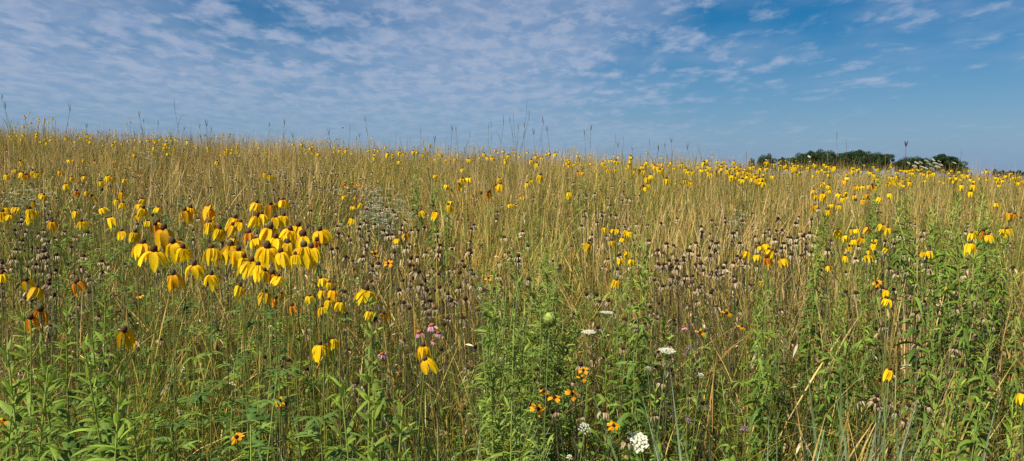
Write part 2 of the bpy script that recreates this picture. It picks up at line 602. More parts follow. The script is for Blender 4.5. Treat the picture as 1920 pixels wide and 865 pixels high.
def forb_fill():
    """uncounted small leafy stems that fill the sward"""
    S = Soup()
    for (n, y0, y1, nl, segs, wmul, ll) in ((1900, 1.9, 4.2, 34, 3, 1.0, .75), (8000, 4.2, 9, 22, 2, 1.2, .95), (7500, 9, 16, 12, 2, 1.7, 1.3)):
        x, y = scatter(n, y0, y1)
        H = rng.uniform(.35, .95, n)
        u, v = pix(np.stack([x, y, ground(x, y) + H], -1))
        g = greenness(u, v, x, y)
        keep = rng.random(n) < np.clip(2.0 * g - 0.45, 0.04, 1)
        x, y, H = x[keep], y[keep], H[keep]; n = len(x)
        B = foot(x, y); D = upright(n, .13)
        bend = rdir(n) * rng.uniform(0, .12, (n, 1))
        blades(S, B, D, H, .003 * wmul, bend, 4, P_STEM, rdir(n), pal(OLV + GRN, n), pal(GRN, n))
        c = pal(GRN, n, .2, .07)
        t = np.tile(np.linspace(.3, 1.0, nl), (n, 1)) + rng.normal(0, .01, (n, nl))
        P = B[:, None] + D[:, None] * (H[:, None] * t)[..., None] + bend[:, None] * (H[:, None] * t ** 2)[..., None]
        a = np.arange(nl)[None] * 2.4 + rng.uniform(0, 6, (n, 1)) + rng.normal(0, .3, (n, nl))
        el = rng.uniform(.1, .9, (n, nl)) + (t > .9) * .4
        Dl = np.stack([np.cos(a) * np.cos(el), np.sin(a) * np.cos(el), np.sin(el)], -1)
        Ll = (rng.uniform(.028, .07, (n, 1)) * (1.1 - .6 * t) * rng.uniform(.7, 1.3, (n, nl)) * ll * 1.3)
        N = n * nl
        Dl = Dl.reshape(N, 3); Ll = Ll.ravel(); P = P.reshape(N, 3)
        bl = np.zeros((N, 3)); bl[:, 2] = -rng.uniform(.2, .7, N)
        ar = np.repeat(rng.uniform(.13, .3, n), nl)
        C = np.repeat(c, nl, 0) * (1 + .15 * rng.normal(size=(N, 1)))
        blades(S, P, Dl, Ll, Ll * ar * wmul ** .5, bl, segs, P_LEAF, np.cross(Dl, UP) + .3 * rdir(N), C, C * 1.1)
    tag(link('undergrowth', S.mesh('undergrowth', M_LEAF)), 'low leafy green undergrowth between the grass stems', 'undergrowth', kind='stuff')


def dead_forbs():
    S = Soup()
    for (n, y0, y1, nl, segs, wmul) in ((1500, 1.9, 4.2, 26, 3, 1.0), (6500, 4.2, 9, 18, 2, 1.3), (6500, 9, 16, 10, 2, 1.8)):
        x, y = scatter(n, y0, y1)
        H = rng.uniform(.5, 1.0, n)
        keep = rng.random(n) < np.clip(.35 + 1.2 * fbm(x, y, 1.4, 71), .06, 1)
        x, y, H = x[keep], y[keep], H[keep]; n = len(x)
        B = foot(x, y); D = upright(n, .16); bend = rdir(n) * rng.uniform(0, .2, (n, 1))
        blades(S, B, D, H, .0022 * wmul, bend, 4, P_STEM, rdir(n), pal(BRN, n), pal(BRN, n))
        t = rng.uniform(.35, 1.0, (n, nl))
        P = (B[:, None] + D[:, None] * (H[:, None] * t)[..., None] + bend[:, None] * (H[:, None] * t ** 2)[..., None]).reshape(-1, 3)
        N = n * nl
        Dl = nrm(rng.normal(size=(N, 3)) * [1, 1, .7]); bl = np.zeros((N, 3)); bl[:, 2] = -rng.uniform(.2, 1.2, N)
        L = rng.uniform(.014, .038, N) * (1 + .3 * (wmul - 1))
        C = pal(BRN + [PALE_B, PALE_B, (.10, .07, .05)], N, .25)
        blades(S, P, Dl, L, L * rng.uniform(.2, .4, N), bl, segs, P_LEAF, rng.normal(size=(N, 3)), C, C, twist=rng.normal(0, 1.5, N))
    tag(link('withered_forbs', S.mesh('withered_forbs', M_DRY)), 'brown withered stems with curled dead leaves between the grasses', 'dead stems', kind='stuff')


PALE_B = (.50, .38, .25)
dead_forbs(); dry_grass(); dead_blades(); green_grass(); thatch(); forb_fill()

# ------------------------------------------------------------------ flower heads (numpy prototypes)
YEL = (.92, .66, .008)
YEL2 = (.82, .46, .006)
ORG = (.74, .31, .01)


def petals_ring(S, n, L, Wp, out, droop, c0, c1, seed, segs=7, gaps=0.0, var=.2, r0=.006, fold=.35, z0=0.0):
    rg = np.random.default_rng(seed)
    a = np.arange(n) * 2 * PI / n + rg.normal(0, .22, n)
    keep = rg.random(n) >= gaps
    a = a[keep]; n = len(a)
    if n == 0:
        return
    o = out + rg.normal(0, .16, n) * 1.0
    D = nrm(np.stack([np.cos(a) * o, np.sin(a) * o, np.full(n, .12)], -1))
    B = np.stack([np.cos(a) * r0, np.sin(a) * r0, np.full(n, z0)], -1)
    dr = droop * (1 + rg.normal(0, .18, n))
    bend = np.stack([-np.cos(a) * dr * .30, -np.sin(a) * dr * .30, -dr], -1)
    # length along the curve grows with the bend, so shorten
    Ls = L * (1 + var * rg.normal(0, .6, n)) / (1 + dr * .45)
    side = np.stack([-np.sin(a), np.cos(a), rg.normal(0, .25, n)], -1)
    cc = np.asarray(c0) * (1 + .10 * rg.normal(size=(n, 1))) * np.where(rg.random((n, 1)) < .12, np.array([[.85, .72, 1.5]]), 1.0)
    blades(S, B, D, Ls, Wp * (1 + .15 * rg.normal(size=n)), bend, segs, P_PETAL, side, cc * np.array([.90, .74, 1]), cc * np.array([1.02, 1.04, 1]), fold=fold, twist=rg.normal(0, .25, n))


def cone_cols(base, top):
    b, t_ = np.asarray(base), np.asarray(top)
    return lambda a, z: b * (1 - z ** 1.5) + t_ * z ** 1.5


def make_petals(kind, seed):
    S = Soup()
    if kind == 'full':
        petals_ring(S, 11, .057, .0140, .86, 1.40, YEL, YEL, seed)
    elif kind == 'tight':
        petals_ring(S, 10, .052, .0130, .58, 1.55, YEL, YEL, seed)
    elif kind == 'fan':
        petals_ring(S, 10, .057, .0155, 1.05, 1.1, YEL, YEL, seed)
    elif kind == 'sparse':
        petals_ring(S, 11, .058, .015, .6, 1.6, YEL2, YEL, seed, gaps=.42)
    elif kind == 'withered':
        petals_ring(S, 9, .040, .0085, .55, 1.6, ORG, ORG, seed, gaps=.3, fold=.9)
    return S


def make_cone(seed, h=.0125, r=.0095, dark=False):
    S = Soup()
    rg = np.random.default_rng(seed)
    lo = (.055, .022, .012) if not dark else (.03, .016, .012)
    hi = (.15, .13, .05) if rg.random() < .45 else (.11, .065, .035)
    ball(S, (0, 0, h * .62), r, 18, 13, cone_cols(lo, hi), .10, seed=seed, rz=h)
    return S


PET = {}
for k, n_ in (('full', 6), ('tight', 4), ('fan', 4), ('sparse', 3), ('withered', 3)):
    PET[k] = [make_petals(k, 100 + 13 * i + len(k)).mesh('petals', M_PETAL) for i in range(n_)]
CONES = [make_cone(200 + i, h=.0090 + .0012 * (i % 4), r=.0074 + .0006 * (i % 3)).mesh('cone', M_CONE) for i in range(6)]


def unit_stem(seed, c0, c1, r=.0016, bend=.05, sides=6, K=14):
    rg = np.random.default_rng(seed)
    a = rg.uniform(0, 2 * PI); b = rg.uniform(.3, 1) * bend
    t = np.linspace(0, 1, K)
    p = np.stack([math.cos(a) * b * t ** 1.8 + .004 * np.sin(t * 7 + a), math.sin(a) * b * t ** 1.8 + .004 * np.cos(t * 6 + a) - .004 * math.cos(a), t], -1)
    p[0, :2] = 0
    S = Soup(); tube(S, p, r * (1.25 - .5 * t), sides, c0, c1)
    return S, p[-1].copy(), p


def lobed_leaves(S, path, ts, size, cols, rg, lobes=5, width=.17):
    """leaves cut into narrow lobes, like those of the coneflowers"""
    for t in ts:
        i = t * (len(path) - 1); i0 = int(i); f = i - i0
        P = path[i0] * (1 - f) + path[min(i0 + 1, len(path) - 1)] * f
        a = rg.uniform(0, 2 * PI); L = size * rg.uniform(.7, 1.3) * (1.25 - .6 * t)
        d = np.array([math.cos(a), math.sin(a), rg.uniform(.3, .9)]); d /= np.linalg.norm(d)
        sidev = np.array([-math.sin(a), math.cos(a), 0.0])
        pts, dirs, lens = [P], [d], [L]
        for k in range(lobes // 2):
            q = P + d * L * (.25 + .22 * k) - UP * L * .06 * k
            for s in (-1, 1):
                pts.append(q); dd = d * .75 + sidev * s * .8 + UP * rg.uniform(-.2, .1); dirs.append(dd / np.linalg.norm(dd)); lens.append(L * (.62 - .1 * k))
        n = len(pts); dirs = np.array(dirs)
        bl = np.zeros((n, 3)); bl[:, 2] = -rg.uniform(.25, .6, n)
        c = np.array(cols[rg.integers(0, len(cols))]) * rg.uniform(.8, 1.2)
        blades(S, np.array(pts), dirs, np.array(lens), np.array(lens) * width, bl, 5, P_LEAF, np.cross(dirs, UP), c, c * 1.12, fold=.3)


STEM_G = ((.14, .16, .03), (.18, .20, .04))
CSTEMS = []
for i in range(6):
    S, tip, path = unit_stem(300 + i, *STEM_G)
    L_ = Soup(); lobed_leaves(L_, path, [.25, .36, .47, .58, .68, .80][: 4 + i % 3], .085, GRN[:4], np.random.default_rng(330 + i))
    CSTEMS.append((S.mesh('stem', M_STEM), L_.mesh('leaves', M_LEAF), tip))


def thing(name, loc):
    o = bpy.data.objects.new(name, None)
    COLL.objects.link(o)
    o.location = loc
    o.empty_display_size = .1
    return o


def part(name, me, parent, loc=(0, 0, 0), rot=(0, 0, 0), scale=(1, 1, 1)):
    o = link(name, me, parent)
    o.location = loc; o.rotation_euler = rot; o.scale = scale
    return o


def coneflower(u, v, w, kind='full', hp=None, cone_s=1.0, tilt=None):
    """drooping yellow coneflower whose cone shows at (u, v); w is the width of its skirt in pixels"""
    if hp is None:
        hp = 1.25
    x, y = stand(u, v, hp)
    x, y = float(x), float(y)
    x_, y_ = x, y
    i = random.randrange(6)
    sm, lm, tip = CSTEMS[i]
    rz = random.uniform(0, 2 * PI)
    tx = tip[0] * math.cos(rz) - tip[1] * math.sin(rz); ty = tip[0] * math.sin(rz) + tip[1] * math.cos(rz)
    bx, by = x - tx, y - ty
    gz = float(ground(bx, by))
    ztop = EYE + float(ray(u, v)[2]) * y
    H = ztop - gz
    o = thing('coneflower', (bx, by, gz - .01))
    o.rotation_euler = (0, 0, rz)
    H += .01
    part('stem', sm, o, scale=(1, 1, H))
    part('leaves', lm, o, scale=(1, 1, H))
    real = {'full': .048, 'tight': .037, 'fan': .058, 'sparse': .042, 'withered': .030, 'bare': .034}[kind]
    s = w / F_PX * y / real
    s = min(max(s, .45), 1.5) * .93
    if tilt is None:
        tilt = (random.gauss(0, .16), random.gauss(0, .16))
    top = (tip[0], tip[1], H)
    part('cone', random.choice(CONES), o, top, (tilt[0], tilt[1], random.uniform(0, 6)), (s * cone_s,) * 3)
    if kind != 'bare':
        part('petals', random.choice(PET[kind]), o, top, (tilt[0], tilt[1], random.uniform(0, 6)), (s,) * 3)
    return o


# (u, v of the cone, skirt width, kind)
MAIN = [(267, 458, 27, 'full'), (289, 472, 38, 'fan'), (307, 431, 29, 'sparse'), (291, 422, 14, 'withered'), (325, 456, 31, 'full'),
        (344, 465, 20, 'tight'), (346, 396, 18, 'sparse'), (357, 390, 15, 'tight'), (393, 390, 23, 'sparse'), (393, 418, 16, 'tight'),
        (413, 430, 16, 'tight'), (441, 410, 17, 'tight'), (451, 417, 16, 'full'), (436, 423, 17, 'full'), (439, 449, 15, 'tight'),
        (467, 438, 15, 'withered'), (478, 449, 15, 'tight'), (482, 381, 17, 'full'), (482, 407, 18, 'tight'), (491, 402, 17, 'full'),
        (508, 384, 17, 'sparse'), (531, 376, 13, 'tight'), (532, 405, 19, 'full'), (516, 408, 14, 'tight'), (559, 425, 32, 'fan'),
        (507, 429, 35, 'full'), (568, 443, 27, 'full'), (600, 433, 27, 'full'), (594, 452, 13, 'withered'), (540, 457, 20, 'tight'),
        (502, 465, 34, 'full'), (527, 474, 27, 'full'), (570, 464, 32, 'full'), (584, 466, 26, 'full'), (397, 466, 27, 'full'),
        (433, 462, 31, 'full'), (458, 483, 22, 'full'), (471, 491, 38, 'fan'), (363, 498, 31, 'fan'), (396, 516, 21, 'full'),
        (325, 516, 22, 'sparse'), (510, 514, 16, 'withered'), (497, 508, 15, 'tight'), (523, 519, 21, 'fan'), (451, 537, 15, 'tight'),
        (545, 432, 24, 'full'), (485, 498, 24, 'full'), (517, 447, 26, 'full'), (553, 478, 20, 'full'), (448, 470, 22, 'tight')]
BIGCONE = {(568, 443): 1.35, (502, 465): 1.1, (289, 472): 1.1}
SMALLC = [(602, 523, 18, 'full'), (617, 530, 12, 'tight'), (604, 545, 15, 'full'), (624, 545, 18, 'sparse'), (617, 563, 17, 'full'),
          (604, 576, 16, 'full'), (638, 567, 20, 'full'), (580, 556, 13, 'tight'), (548, 574, 14, 'withered'), (497, 549, 24, 'full'),
          (528, 550, 14, 'sparse'), (516, 560, 14, 'withered')]
NEARC = [('side', (688, 545, 40, 'fan')), ('side', (694, 585, 15, 'tight')), ('side', (720, 588, 17, 'sparse')),
         ('hero', (600, 647, 31, 'full')), ('hero', (625, 636, 18, 'tight')), ('hero', (793, 650, 22, 'tight')), ('hero', (797, 675, 29, 'full')),
         ('lone', (234, 622, 32, 'sparse')), ('lone', (143, 531, 22, 'withered')),
         ('edge', (50, 527, 24, 'sparse')), ('edge', (70, 540, 26, 'full')), ('edge', (3, 515, 20, 'full')), ('edge', (76, 583, 24, 'withered')),
         ('edge', (58, 598, 22, 'withered'))]
LEFT = [(38, 302), (13, 328), (30, 318), (43, 325), (49, 329), (61, 322), (69, 325), (77, 318), (127, 300), (137, 300), (156, 300), (177, 303),
        (112, 321), (134, 332), (156, 331), (124, 346), (144, 359), (79, 363), (163, 359), (172, 368), (188, 341), (202, 331), (209, 332),
        (235, 336), (207, 352), (191, 357), (228, 361), (220, 375), (231, 381), (189, 391), (207, 409), (256, 404), (268, 374), (261, 383),
        (269, 391), (286, 405), (277, 415), (303, 419), (11, 390), (29, 389), (19, 403), (64, 379), (55, 393), (64, 396), (55, 408), (141, 396),
        (98, 416), (153, 416), (296, 390), (253, 436), (228, 434), (250, 439), (296, 416), (5, 398), (82, 366)]
MIDC = [(497, 325), (507, 329), (645, 367), (668, 369), (661, 387), (679, 382), (838, 347), (846, 357), (867, 335), (861, 346), (879, 334), (937, 334),
        (929, 349), (938, 346), (955, 383), (916, 361), (902, 364), (811, 387), (817, 398), (846, 378), (841, 385), (789, 396), (817, 328),
        (815, 298), (749, 302), (867, 317), (661, 410), (744, 448), (761, 438), (996, 338), (988, 344), (1013, 329), (1084, 323), (1093, 323),
        (1067, 361), (1188, 320), (1198, 319), (1206, 320), (1220, 329), (1213, 333), (1210, 351), (1216, 346), (1206, 349), (1232, 313),
        (1242, 307), (1249, 336), (1284, 338), (1294, 342), (1331, 325), (1343, 322), (1315, 319), (1154, 318), (1141, 318), (415, 290), (407, 303),
        (423, 284), (251, 289), (314, 287)]
CENT = [(1132, 427, 9), (1151, 430, 9), (1158, 430, 9), (1174, 432, 9), (1179, 435, 9), (1168, 447, 9), (1148, 452, 8), (1104, 457, 13), (1175, 473, 10),
        (1162, 485, 11), (1184, 487, 13), (1156, 526, 17)]
RCL = [(1401, 472, 12), (1419, 478, 16), (1425, 462, 12), (1434, 458, 13), (1437, 484, 14), (1441, 462, 12), (1443, 490, 13), (1446, 470, 14), (1467, 485, 17)]
RMID = [(1572, 432, 14), (1597, 430, 12), (1604, 430, 12), (1628, 427, 11), (1584, 442, 13), (1600, 450, 12), (1616, 447, 12), (1639, 449, 11), (1639, 458, 13),
        (1592, 462, 11), (1628, 470, 10), (1626, 479, 13), (1584, 480, 12), (1554, 499, 14), (1655, 422, 11), (1665, 428, 12), (1662, 466, 9), (1743, 471, 10),
        (1731, 473, 8), (1661, 544, 9), (1664, 561, 9), (1668, 694, 7), (1917, 738, 11)]
RFAR = [(1822, 438), (1833, 433), (1844, 433), (1853, 441), (1819, 457), (1879, 430), (1887, 430), (1902, 402), (1914, 409), (1892, 400), (1908, 365), (1868, 381),
        (1525, 357), (1530, 366), (1554, 357), (1554, 348), (1543, 364), (1587, 361), (1580, 372), (1602, 367), (1605, 376), (1574, 364), (1527, 386), (1559, 383),
        (1572, 385), (1553, 394), (1582, 339), (1589, 333), (1587, 326), (1610, 350), (1603, 350), (1618, 349), (1628, 348), (1635, 348), (1642, 350),
        (1639, 335), (1645, 335), (1667, 363), (1649, 370), (1626, 364), (1619, 375), (1541, 346), (1545, 342), (1671, 341), (1677, 343), (1685, 343), (1685, 335)]

ORD = ['first', 'second', 'third', 'fourth', 'fifth', 'sixth', 'seventh', 'eighth', 'ninth', 'tenth', 'eleventh', 'twelfth', 'thirteenth', 'fourteenth', 'fifteenth', 'sixteenth']


def name_rows(items, phrase, where, cat, group, per=8, short=''):
    """items: (object, u, v[, adjective]).  Each gets its row and its place in the row."""
    n = len(items)
    rows = max(1, math.ceil(n / per))
    its = sorted(items, key=lambda q: q[2])
    base, extra = divmod(n, rows)
    rn = {1: [''], 2: ['upper row', 'lower row'], 3: ['top row', 'middle row', 'bottom row']}.get(rows)
    if rn is None:
        rn = ['top row'] + [ORD[i] + ' row down' for i in range(1, rows - 1)] + ['bottom row']
    k = 0
    for r in range(rows):
        c = base + (r < extra)
        row = sorted(its[k:k + c], key=lambda q: q[1]); k += c
        for j, q in enumerate(row):
            adj = (q[3] + ' ') if len(q) > 3 and q[3] else ''
            if c == 1:
                pos = 'only one in'
            elif j == 0:
                pos = 'leftmost in'
            elif j == c - 1:
                pos = 'rightmost in'
            else:
                pos = ORD[j] + ' from left in'
            lab = f"{adj}{phrase}, {pos} {rn[r] + ' of ' if rn[r] else ''}{where}"
            tag(q[0], ' '.join(lab.split()), cat, group)


ADJ = {'full': 'yellow', 'tight': 'narrow yellow', 'fan': 'wide-spread yellow', 'sparse': 'half-bare yellow', 'withered': 'withered orange', 'bare': 'petal-less'}
CG = 'drooping yellow coneflowers'
its = [(coneflower(u, v, w * 1.22, k, cone_s=BIGCONE.get((u, v), 1.0)), u, v, ADJ[k]) for (u, v, w, k) in MAIN]
name_rows(its, 'coneflower', 'the big left clump', 'flower', CG, 10)
its = [(coneflower(u, v, w, k, 1.18), u, v, ADJ[k]) for (u, v, w, k) in SMALLC]
name_rows(its, 'coneflower', 'the lower small clump', 'flower', CG, 6)
NL = {(688, 545): 'yellow coneflower spreading its petals wide behind a tall leafy stem', (694, 585): 'narrow yellow coneflower just left of the tall leafy stem in the lower centre',
      (720, 588): 'half-bare yellow coneflower just right of the tall leafy stem', (600, 647): 'large yellow coneflower with long hanging petals, low in the green leaves',
      (625, 636): 'small yellow coneflower right beside the large low one', (793, 650): 'upper of two yellow coneflowers below the pink flowers',
      (797, 675): 'lower of two yellow coneflowers below the pink flowers, petals swept left', (234, 622): 'lone yellow coneflower with petals only on one side, between leafy plants',
      (143, 531): 'almost bare coneflower with orange petals above the tall leafy plants', (50, 527): 'upper yellow coneflower with few petals near the left edge',
      (70, 540): 'full yellow coneflower hanging beside dark seed heads near the left edge', (3, 515): 'yellow coneflower cut by the left edge of the picture',
      (76, 583): 'withered orange coneflower drooping above a leafy plant at left', (58, 598): 'lowest withered orange coneflower near the left edge'}
for c, (u, v, w, k) in NEARC:
    hp = {'side': 1.15, 'hero': 1.02, 'lone': 1.12, 'edge': 1.2}[c]
    tag(coneflower(u, v, w, k, hp, tilt=(0.1, 0.5) if (u, v) == (797, 675) else None), NL[(u, v)], 'flower', CG)


def kindr():
    return random.choices(['full', 'tight', 'sparse', 'fan', 'withered', 'bare'], [5, 4, 2, 1.2, .7, .6])[0]


def run(lst, phrase, where, hp=1.25, w0=None, per=8, share=None):
    out = []
    for q in lst:
        u, v = q[0], q[1]
        h = hp * random.uniform(.97, 1.03)
        k = kindr()
        w = q[2] * 1.05 if len(q) > 2 else None
        if w is None:
            _, y = stand(u, v, h)
            w = .030 * random.uniform(.72, 1.1) * F_PX / float(y)
        out.append((coneflower(u, v, w, k, h), u, v, ADJ[k]))
    name_rows(out, phrase, where, 'flower', CG, per)


run(LEFT, 'coneflower', 'the far left drift', per=10)
run([q for q in MIDC if q[0] < 760], 'coneflower', 'the loose middle-left drift', per=8)
run([q for q in MIDC if 760 <= q[0] < 1000], 'coneflower', 'the loose drift at centre', per=8)
run([q for q in MIDC if q[0] >= 1000], 'coneflower', 'the right-of-centre upper drift', per=8)
run(CENT, 'coneflower', 'the small seed-head patch', 1.2, per=6)
run(RCL, 'coneflower', 'the tight right-of-centre bunch', 1.2, per=5)
run(RMID, 'coneflower', 'the loose right patch', 1.15, per=8)
run([q for q in RFAR if q[0] > 1800], 'coneflower', 'the drift at the right edge', 1.2, per=6)
run([q for q in RFAR if q[0] <= 1800], 'coneflower', 'the dense right drift', 1.2, per=9)

# small far flowers: one mesh each, then one object for those past three hundred
def whole_flower(seed, H=1.25, heads=1, stems=True):
    """a far coneflower plant in one mesh"""
    S = Soup(); rg = np.random.default_rng(seed); HS = rg.uniform(.58, .88)
    a = rg.uniform(0, 6.28)
    for h in range(heads):
        hh = H * (1 - .08 * h)
        off = np.array([math.cos(a + 2.2 * h), math.sin(a + 2.2 * h), 0]) * (.05 * h + .015)
        t = np.linspace(0, 1, 5)[:, None]
        p = np.concatenate([(off[None, :2] + np.array([[math.cos(a * 2), math.sin(a * 2)]]) * .10) * t ** 2, t * hh], 1)
        tube(S, p + np.array([[0.0, 0.0, 0.0]]), .0015, 3, (.30, .27, .07), (.24, .26, .06))
        Pt = Soup(); petals_ring(Pt, 8, .046, .015, rg.uniform(.4, .8), 1.4, YEL, YEL, seed + h, segs=3, fold=0, gaps=.1)
        V, Q, T, C = Pt.arr()
        S.add(V * HS + p[-1], Q, None, C)
        Cn = Soup(); ball(Cn, (0, 0, .006), .0075, 7, 5, cone_cols((.05, .025, .012), (.10, .08, .03)), .05, seed=seed, rz=.009)
        V, Q, T, C = Cn.arr()
        S.add(V * HS + p[-1], Q, None, C)
    return S


FARF = [whole_flower(500 + i) for i in range(5)]
FARM = [s.mesh('coneflower', M_PETAL) for s in FARF]


def ridge_v(u):
    return np.interp(u, [0, 100, 300, 480, 700, 960, 1200, 1440, 1700, 1920], [240, 250, 262, 267, 274, 283, 293, 302, 312, 319])


far = []        # (u, v, patch)
def sprinkle(n, u0, u1, v0, v1, patch, edge=True):
    for _ in range(n):
        u = random.uniform(u0, u1)
        if edge:
            v = ridge_v(u) + random.uniform(v0, v1)
        else:
            v = random.uniform(v0, v1)
        far.append((u, v, patch))


def bunch(n, cu, cv, su, sv_, patch):
    for _ in range(n):
        far.append((random.gauss(cu, su), random.gauss(cv, sv_), patch))


bunch(20, 64, 230, 9, 9, 'ridge_left'); bunch(6, 84, 229, 4, 6, 'ridge_left')
for cu, cv, n in ((133, 246, 4), (150, 249, 8), (160, 252, 5), (200, 252, 6), (222, 248, 5), (244, 230, 3), (240, 250, 4), (282, 252, 5), (308, 258, 14), (322, 254, 8), (330, 262, 10), (290, 262, 5)):
    bunch(n, cu, cv, 6, 4, 'ridge_left')
for cu, cv, n in ((405, 254, 5), (430, 254, 5), (455, 262, 5), (545, 266, 9), (575, 264, 9), (600, 267, 12), (630, 263, 6), (655, 265, 5), (700, 268, 5), (730, 277, 6), (800, 270, 4), (820, 275, 4), (885, 272, 5), (905, 276, 5), (945, 290, 6)):
    bunch(n, cu, cv, 11, 5, 'ridge_middle')
for cu, cv, n in ((965, 278, 6), (1018, 287, 10), (1066, 281, 10), (1080, 295, 8), (1095, 306, 5), (1150, 296, 4), (1178, 291, 6), (1218, 298, 4), (1280, 303, 5), (1325, 299, 8), (1355, 303, 8)):
    bunch(n, cu, cv, 8, 5, 'ridge_middle')
bunch(38, 1400, 325, 22, 8, 'right_swathe'); bunch(14, 1370, 318, 12, 5, 'right_swathe')
for cu, cv, n in ((1460, 306, 14), (1500, 310, 14), (1545, 312, 14), (1622, 318, 9), (1660, 310, 4), (1712, 320, 14), (1730, 322, 8), (1780, 322, 12), (1800, 336, 6), (1866, 326, 8), (1902, 338, 22), (1850, 348, 5), (1700, 335, 9), (1770, 328, 6)):
    bunch(n, cu, cv, 9, 5, 'right_ridge')
sprinkle(45, 0, 380, -2, 16, 'ridge_left'); sprinkle(60, 380, 1000, 4, 20, 'ridge_middle'); sprinkle(45, 1000, 1440, 8, 22, 'ridge_middle'); sprinkle(30, 1440, 1920, 4, 22, 'right_ridge')

far = sorted(far, key=lambda q: -q[1])
PL = {'ridge_left': 'tiny yellow coneflower against the sky on the left part of the ridge',
      'ridge_middle': 'tiny yellow coneflower in the ridge-top grass along the middle of the skyline',
      'right_swathe': 'small yellow coneflower in the dense yellow swathe before the distant trees',
      'right_ridge': 'tiny yellow coneflower on the ridge in front of the distant trees'}
n_single = sum(1 for o in bpy.data.objects if o.name.startswith('coneflower'))
room = max(0, 299 - n_single)
rest = Soup()
pr, rr_, hr = [], [], []
for i, (u, v, p) in enumerate(far):
    hp = random.uniform(1.10, 1.32)
    x, y = stand(u, v, hp)
    x, y = float(x), float(y)
    if v < ridge_v(u) - 2:
        y = random.uniform(11.5, 15.5); x = float(ray(u, v)[0]) * y
    gz = float(ground(x, y)); H = EYE + float(ray(u, v)[2]) * y - gz
    H = min(max(H, .8), 1.9)
    sc1 = H / 1.25
    if i < room:
        o = link('coneflower', random.choice(FARM)); o.location = (x, y, gz - .01); o.scale = (1, 1, sc1); o.rotation_euler = (0, 0, random.uniform(0, 6.28))
        o.scale = (1.0, 1.0, sc1)
        tag(o, PL[p], 'flower', CG)
    else:
        pr.append((x, y, gz - .01, sc1))
pr = np.array(pr)
for k in range(5):
    q = pr[k::5]
    stamp(rest, FARF[k].arr(), q[:, :3], rng.uniform(0, 6.28, len(q)), q[:, 3])
tag(link('far_coneflowers', rest.mesh('far_coneflowers', M_PETAL)), 'specks of yellow coneflowers too small to count along the ridge', 'far flowers', kind='stuff')

# ------------------------------------------------------------------ dried seed heads
PALE = (.55, .42, .25)


def seed_petals(seed, n=11):
    S = Soup(); rg = np.random.default_rng(seed)
    a = np.arange(n) * 2 * PI / n + rg.normal(0, .25, n)
    o = rg.uniform(.5, 1.1, n)
    D = nrm(np.stack([np.cos(a) * o, np.sin(a) * o, rg.uniform(-.3, .1, n)], -1))
    B = np.stack([np.cos(a) * .007, np.sin(a) * .007, np.zeros(n)], -1)
    dr = rg.uniform(.5, 1.3, n)
    bend = np.stack([-np.cos(a) * dr * .3, -np.sin(a) * dr * .3, -dr], -1)
    c = np.array(PALE) * rg.uniform(.7, 1.2, (n, 1)) * (1 + .07 * rg.normal(size=(n, 3)))
    blades(S, B, D, rg.uniform(.010, .019, n), rg.uniform(.003, .0055, n), bend, 4, P_PETAL, np.stack([-np.sin(a), np.cos(a), rg.normal(0, .6, n)], -1), c, c * .9, fold=.5, twist=rg.normal(0, 1, n))
    return S


def seed_cone(seed):
    S = Soup()
    ball(S, (0, 0, .004), .0074, 12, 8, cone_cols((.026, .014, .009), (.045, .024, .013)), .20, seed=seed, rz=.0070)
    return S


def dark_leaves(S, path, rg, n=4):
    for _ in range(n):
        t = rg.uniform(.3, .8); i = int(t * (len(path) - 1)); P = path[i]
        a = rg.uniform(0, 6.28); d = np.array([[math.cos(a), math.sin(a), rg.uniform(-.2, .8)]]); d = nrm(d)
        c = np.array(BRN[rg.integers(0, 4)]) if rg.random() < .5 else np.array(GRN[rg.integers(0, 4)])
        blades(S, P[None], d, rg.uniform(.03, .06), .008, np.array([[0, 0, -.6]]), 4, P_LEAF, np.cross(d, UP), c, c, fold=.4, twist=rg.normal(0, 1))


SP = [seed_petals(600 + i) for i in range(6)]
SPM = [s.mesh('withered_petals', M_PETAL) for s in SP]
SCN = [seed_cone(620 + i) for i in range(4)]
SCM = [s.mesh('seed_cone', M_CONE) for s in SCN]
SST = []
for i in range(5):
    S, tip, path = unit_stem(640 + i, (.15, .11, .06), (.10, .085, .05), r=.0011, bend=.07, sides=5, K=10)
    dark_leaves(S, path, np.random.default_rng(660 + i))
    SST.append((S.mesh('stem', M_STEM), tip))
WHS = []
for i in range(5):
    S = Soup(); rg = np.random.default_rng(680 + i)
    t = np.linspace(0, 1, 5)[:, None]
    a = rg.uniform(0, 6.28)
    p = np.concatenate([np.array([[math.cos(a), math.sin(a)]]) * .05 * t ** 2, t * 1.0], 1)
    tube(S, p, .0018, 3, (.15, .11, .06), (.10, .08, .05))
    for src in (SP[i], SCN[i % 4]):
        V, Q, T, C = src.arr(); S.add(V * 1.05 + p[-1], Q, None, C)
    for _ in range(4):
        tt = rg.uniform(.4, .9); P = np.array([[p[-1, 0] * tt ** 2, p[-1, 1] * tt ** 2, tt]]); d = nrm(rg.normal(size=(1, 3)) * [1, 1, .4])
        c = np.array(BRN[rg.integers(0, 4)]); blades(S, P, d, rg.uniform(.03, .06), .009, np.array([[0, 0, -.5]]), 2, P_LEAF, np.cross(d, UP), c)
    WHS.append(S)
WHM = [s.mesh('seed_head', M_CONE) for s in WHS]

